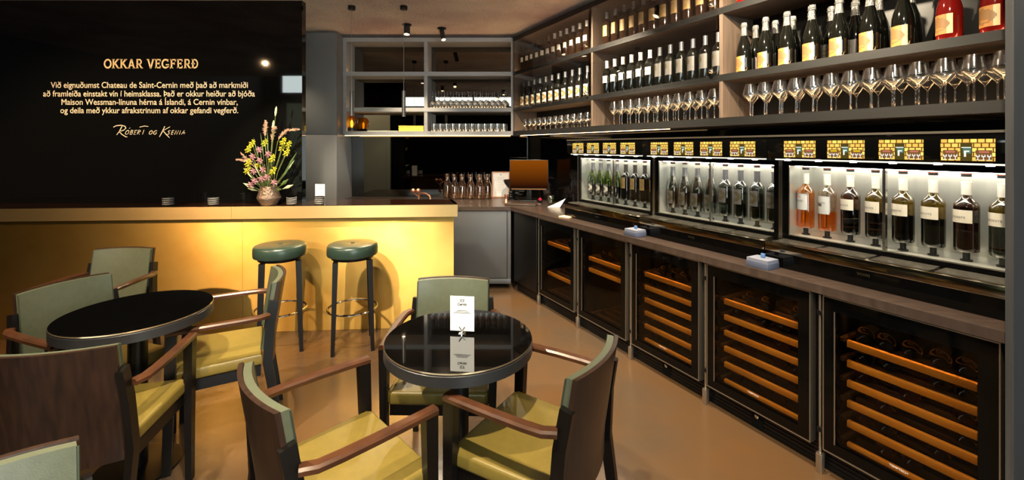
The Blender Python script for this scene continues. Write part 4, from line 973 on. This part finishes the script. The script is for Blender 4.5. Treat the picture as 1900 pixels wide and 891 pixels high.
# ------------------------------------------------------------------ ceiling lamps
def pend(label, x, y, z0, z1):
    t = thing('pendant_lamp', label, 'pendant lamp', (x, y, CZ), 0, 'tube pendants over the bar')
    b = MB(); b.lathe([(0, 0), (.035, 0), (.035, -.035), (0, -.036)], 20); b.build('canopy', M['blk'], t)
    b = MB(); b.tube([(0, 0, -.03), (0, 0, z1-CZ)], .0022, 6); b.build('cord', mat('pale_cord', (150, 144, 138), .5), t)
    b = MB(); b.lathe([(0, z1-CZ), (.018, z1-CZ), (.018, z0-CZ), (.015, z0-CZ), (.015, z0-CZ+.01), (0, z0-CZ+.01)], 20); b.build('tube_shade', mat('gunmetal', (84, 82, 82), .35, .6), t)
    b = MB(); b.lathe([(0, z0-CZ+.002), (.0145, z0-CZ+.002), (.0145, z0-CZ+.006), (0, z0-CZ+.006)], 16); b.build('lens', M['lampw'], t)
pend('tube pendant lamp over the bar, next to the tall grey cabinet', -1.54, 4.22, 1.808, 2.045); pend('tube pendant lamp over the bar, farther from the grey cabinet', -1.04, 4.22, 1.80, 2.045)
def downl(label, x, y, power=0, h=.09, r=.035, spot=None, size=75, blend=.3, col=(1, .83, .58), soft=.022):
    t = thing('ceiling_spotlight', label, 'spotlight', (x, y, CZ), 0, 'black ceiling spotlights')
    b = MB(); b.lathe([(0, 0), (.05, 0), (.05, -.012), (.012, -.014), (.012, -.03), (0, -.03)], 20); b.build('base', M['blk'], t)
    aim = Vector(spot)-Vector((x, y, CZ-.03)) if spot else Vector((0, 0, -1)); aim.normalize()
    e = bpy.data.objects.new('head', None)
    b = MB(); b.lathe([(0, 0), (r, 0), (r, h), (r-.004, h), (r-.004, h-.012), (0, h-.012)], 20); hd = b.build('housing', mat('spot_black', (40, 39, 39), .4), t); bpy.data.objects.remove(e)
    hd.location = (0, 0, -.03); hd.rotation_euler = aim.to_track_quat('Z', 'Y').to_euler()
    b = MB(); b.lathe([(0, h-.008), (r-.005, h-.008), (r-.005, h-.006), (0, h-.006)], 16); b.build('lens', M['lampw'], hd)
    if power:
        ld = bpy.data.lights.new('spot_light', 'SPOT'); ld.energy = power; ld.spot_size = math.radians(size); ld.spot_blend = blend; ld.shadow_soft_size = soft; ld.color = col
        lo = bpy.data.objects.new('spot_light', ld); COL.objects.link(lo); lo.parent = t
        lo.location = Vector((0, 0, -.03))+aim*(h+.02); lo.rotation_euler = (-aim).to_track_quat('Z', 'Y').to_euler()
    return t
S_ = SPOT_W
downl('ceiling spotlight above the gap between the two pendants', -1.16, 4.85, .35*S_, spot=(-1.1, 4.3, 0), size=100)
downl('tilted ceiling spotlight nearest the bottle wall', -.80, 5.0, .3*S_, h=.13, r=.028, spot=(-.3, 4.2, .8), size=80)
downl('ceiling spotlight above the card table', -.2, .62, 1.2*S_, spot=(-.12, 1.6, 0), size=80)
downl('ceiling spotlight above the bare table', -1.55, 1.35, 1.1*S_, spot=(-1.45, 2.1, 0), size=85)
downl('ceiling spotlight in front of the brass bar', -1.2, 1.9, 1.1*S_, spot=(-1.0, 3.7, .5), size=75, soft=.07)
downl('ceiling spotlight before the bottle wall', .75, 2.0, 1.1*S_, spot=(1.25, 2.6, 1.6), size=110, blend=.6)
downl('ceiling spotlight before the far bottle bays', .1, 3.5, .9*S_, spot=(.8, 4.1, 1.4), size=110, blend=.6)
downl('ceiling spotlight over the flowers', -1.75, 2.5, .55*S_, spot=(-1.9, 3.6, 1.15), size=45)
downl('ceiling spotlight near the end of the bottle wall', .75, .6, .6*S_, spot=(1.5, 1.7, 1.5), size=100, blend=.6)
downl('added unseen ceiling spotlight lighting the panel behind the black wall', -2.6, 4.9, .35*S_, spot=(-2.5, 4.0, 1.0), size=110, blend=.6)  # extra lamp put in to light the pale panel
downl('added unseen ceiling spotlight behind the camera for the cut-off armchair', -.35, -.25, .8*S_, spot=(-1.0, .8, .75), size=45)  # extra lamp put in to brighten the armchair's backrest
downl('ceiling spotlight before the left length of the bar', -3.72, .83, 1.5*S_, spot=(-3.1, 3.5, .55), size=75, blend=.6, col=(1, .64, .32))
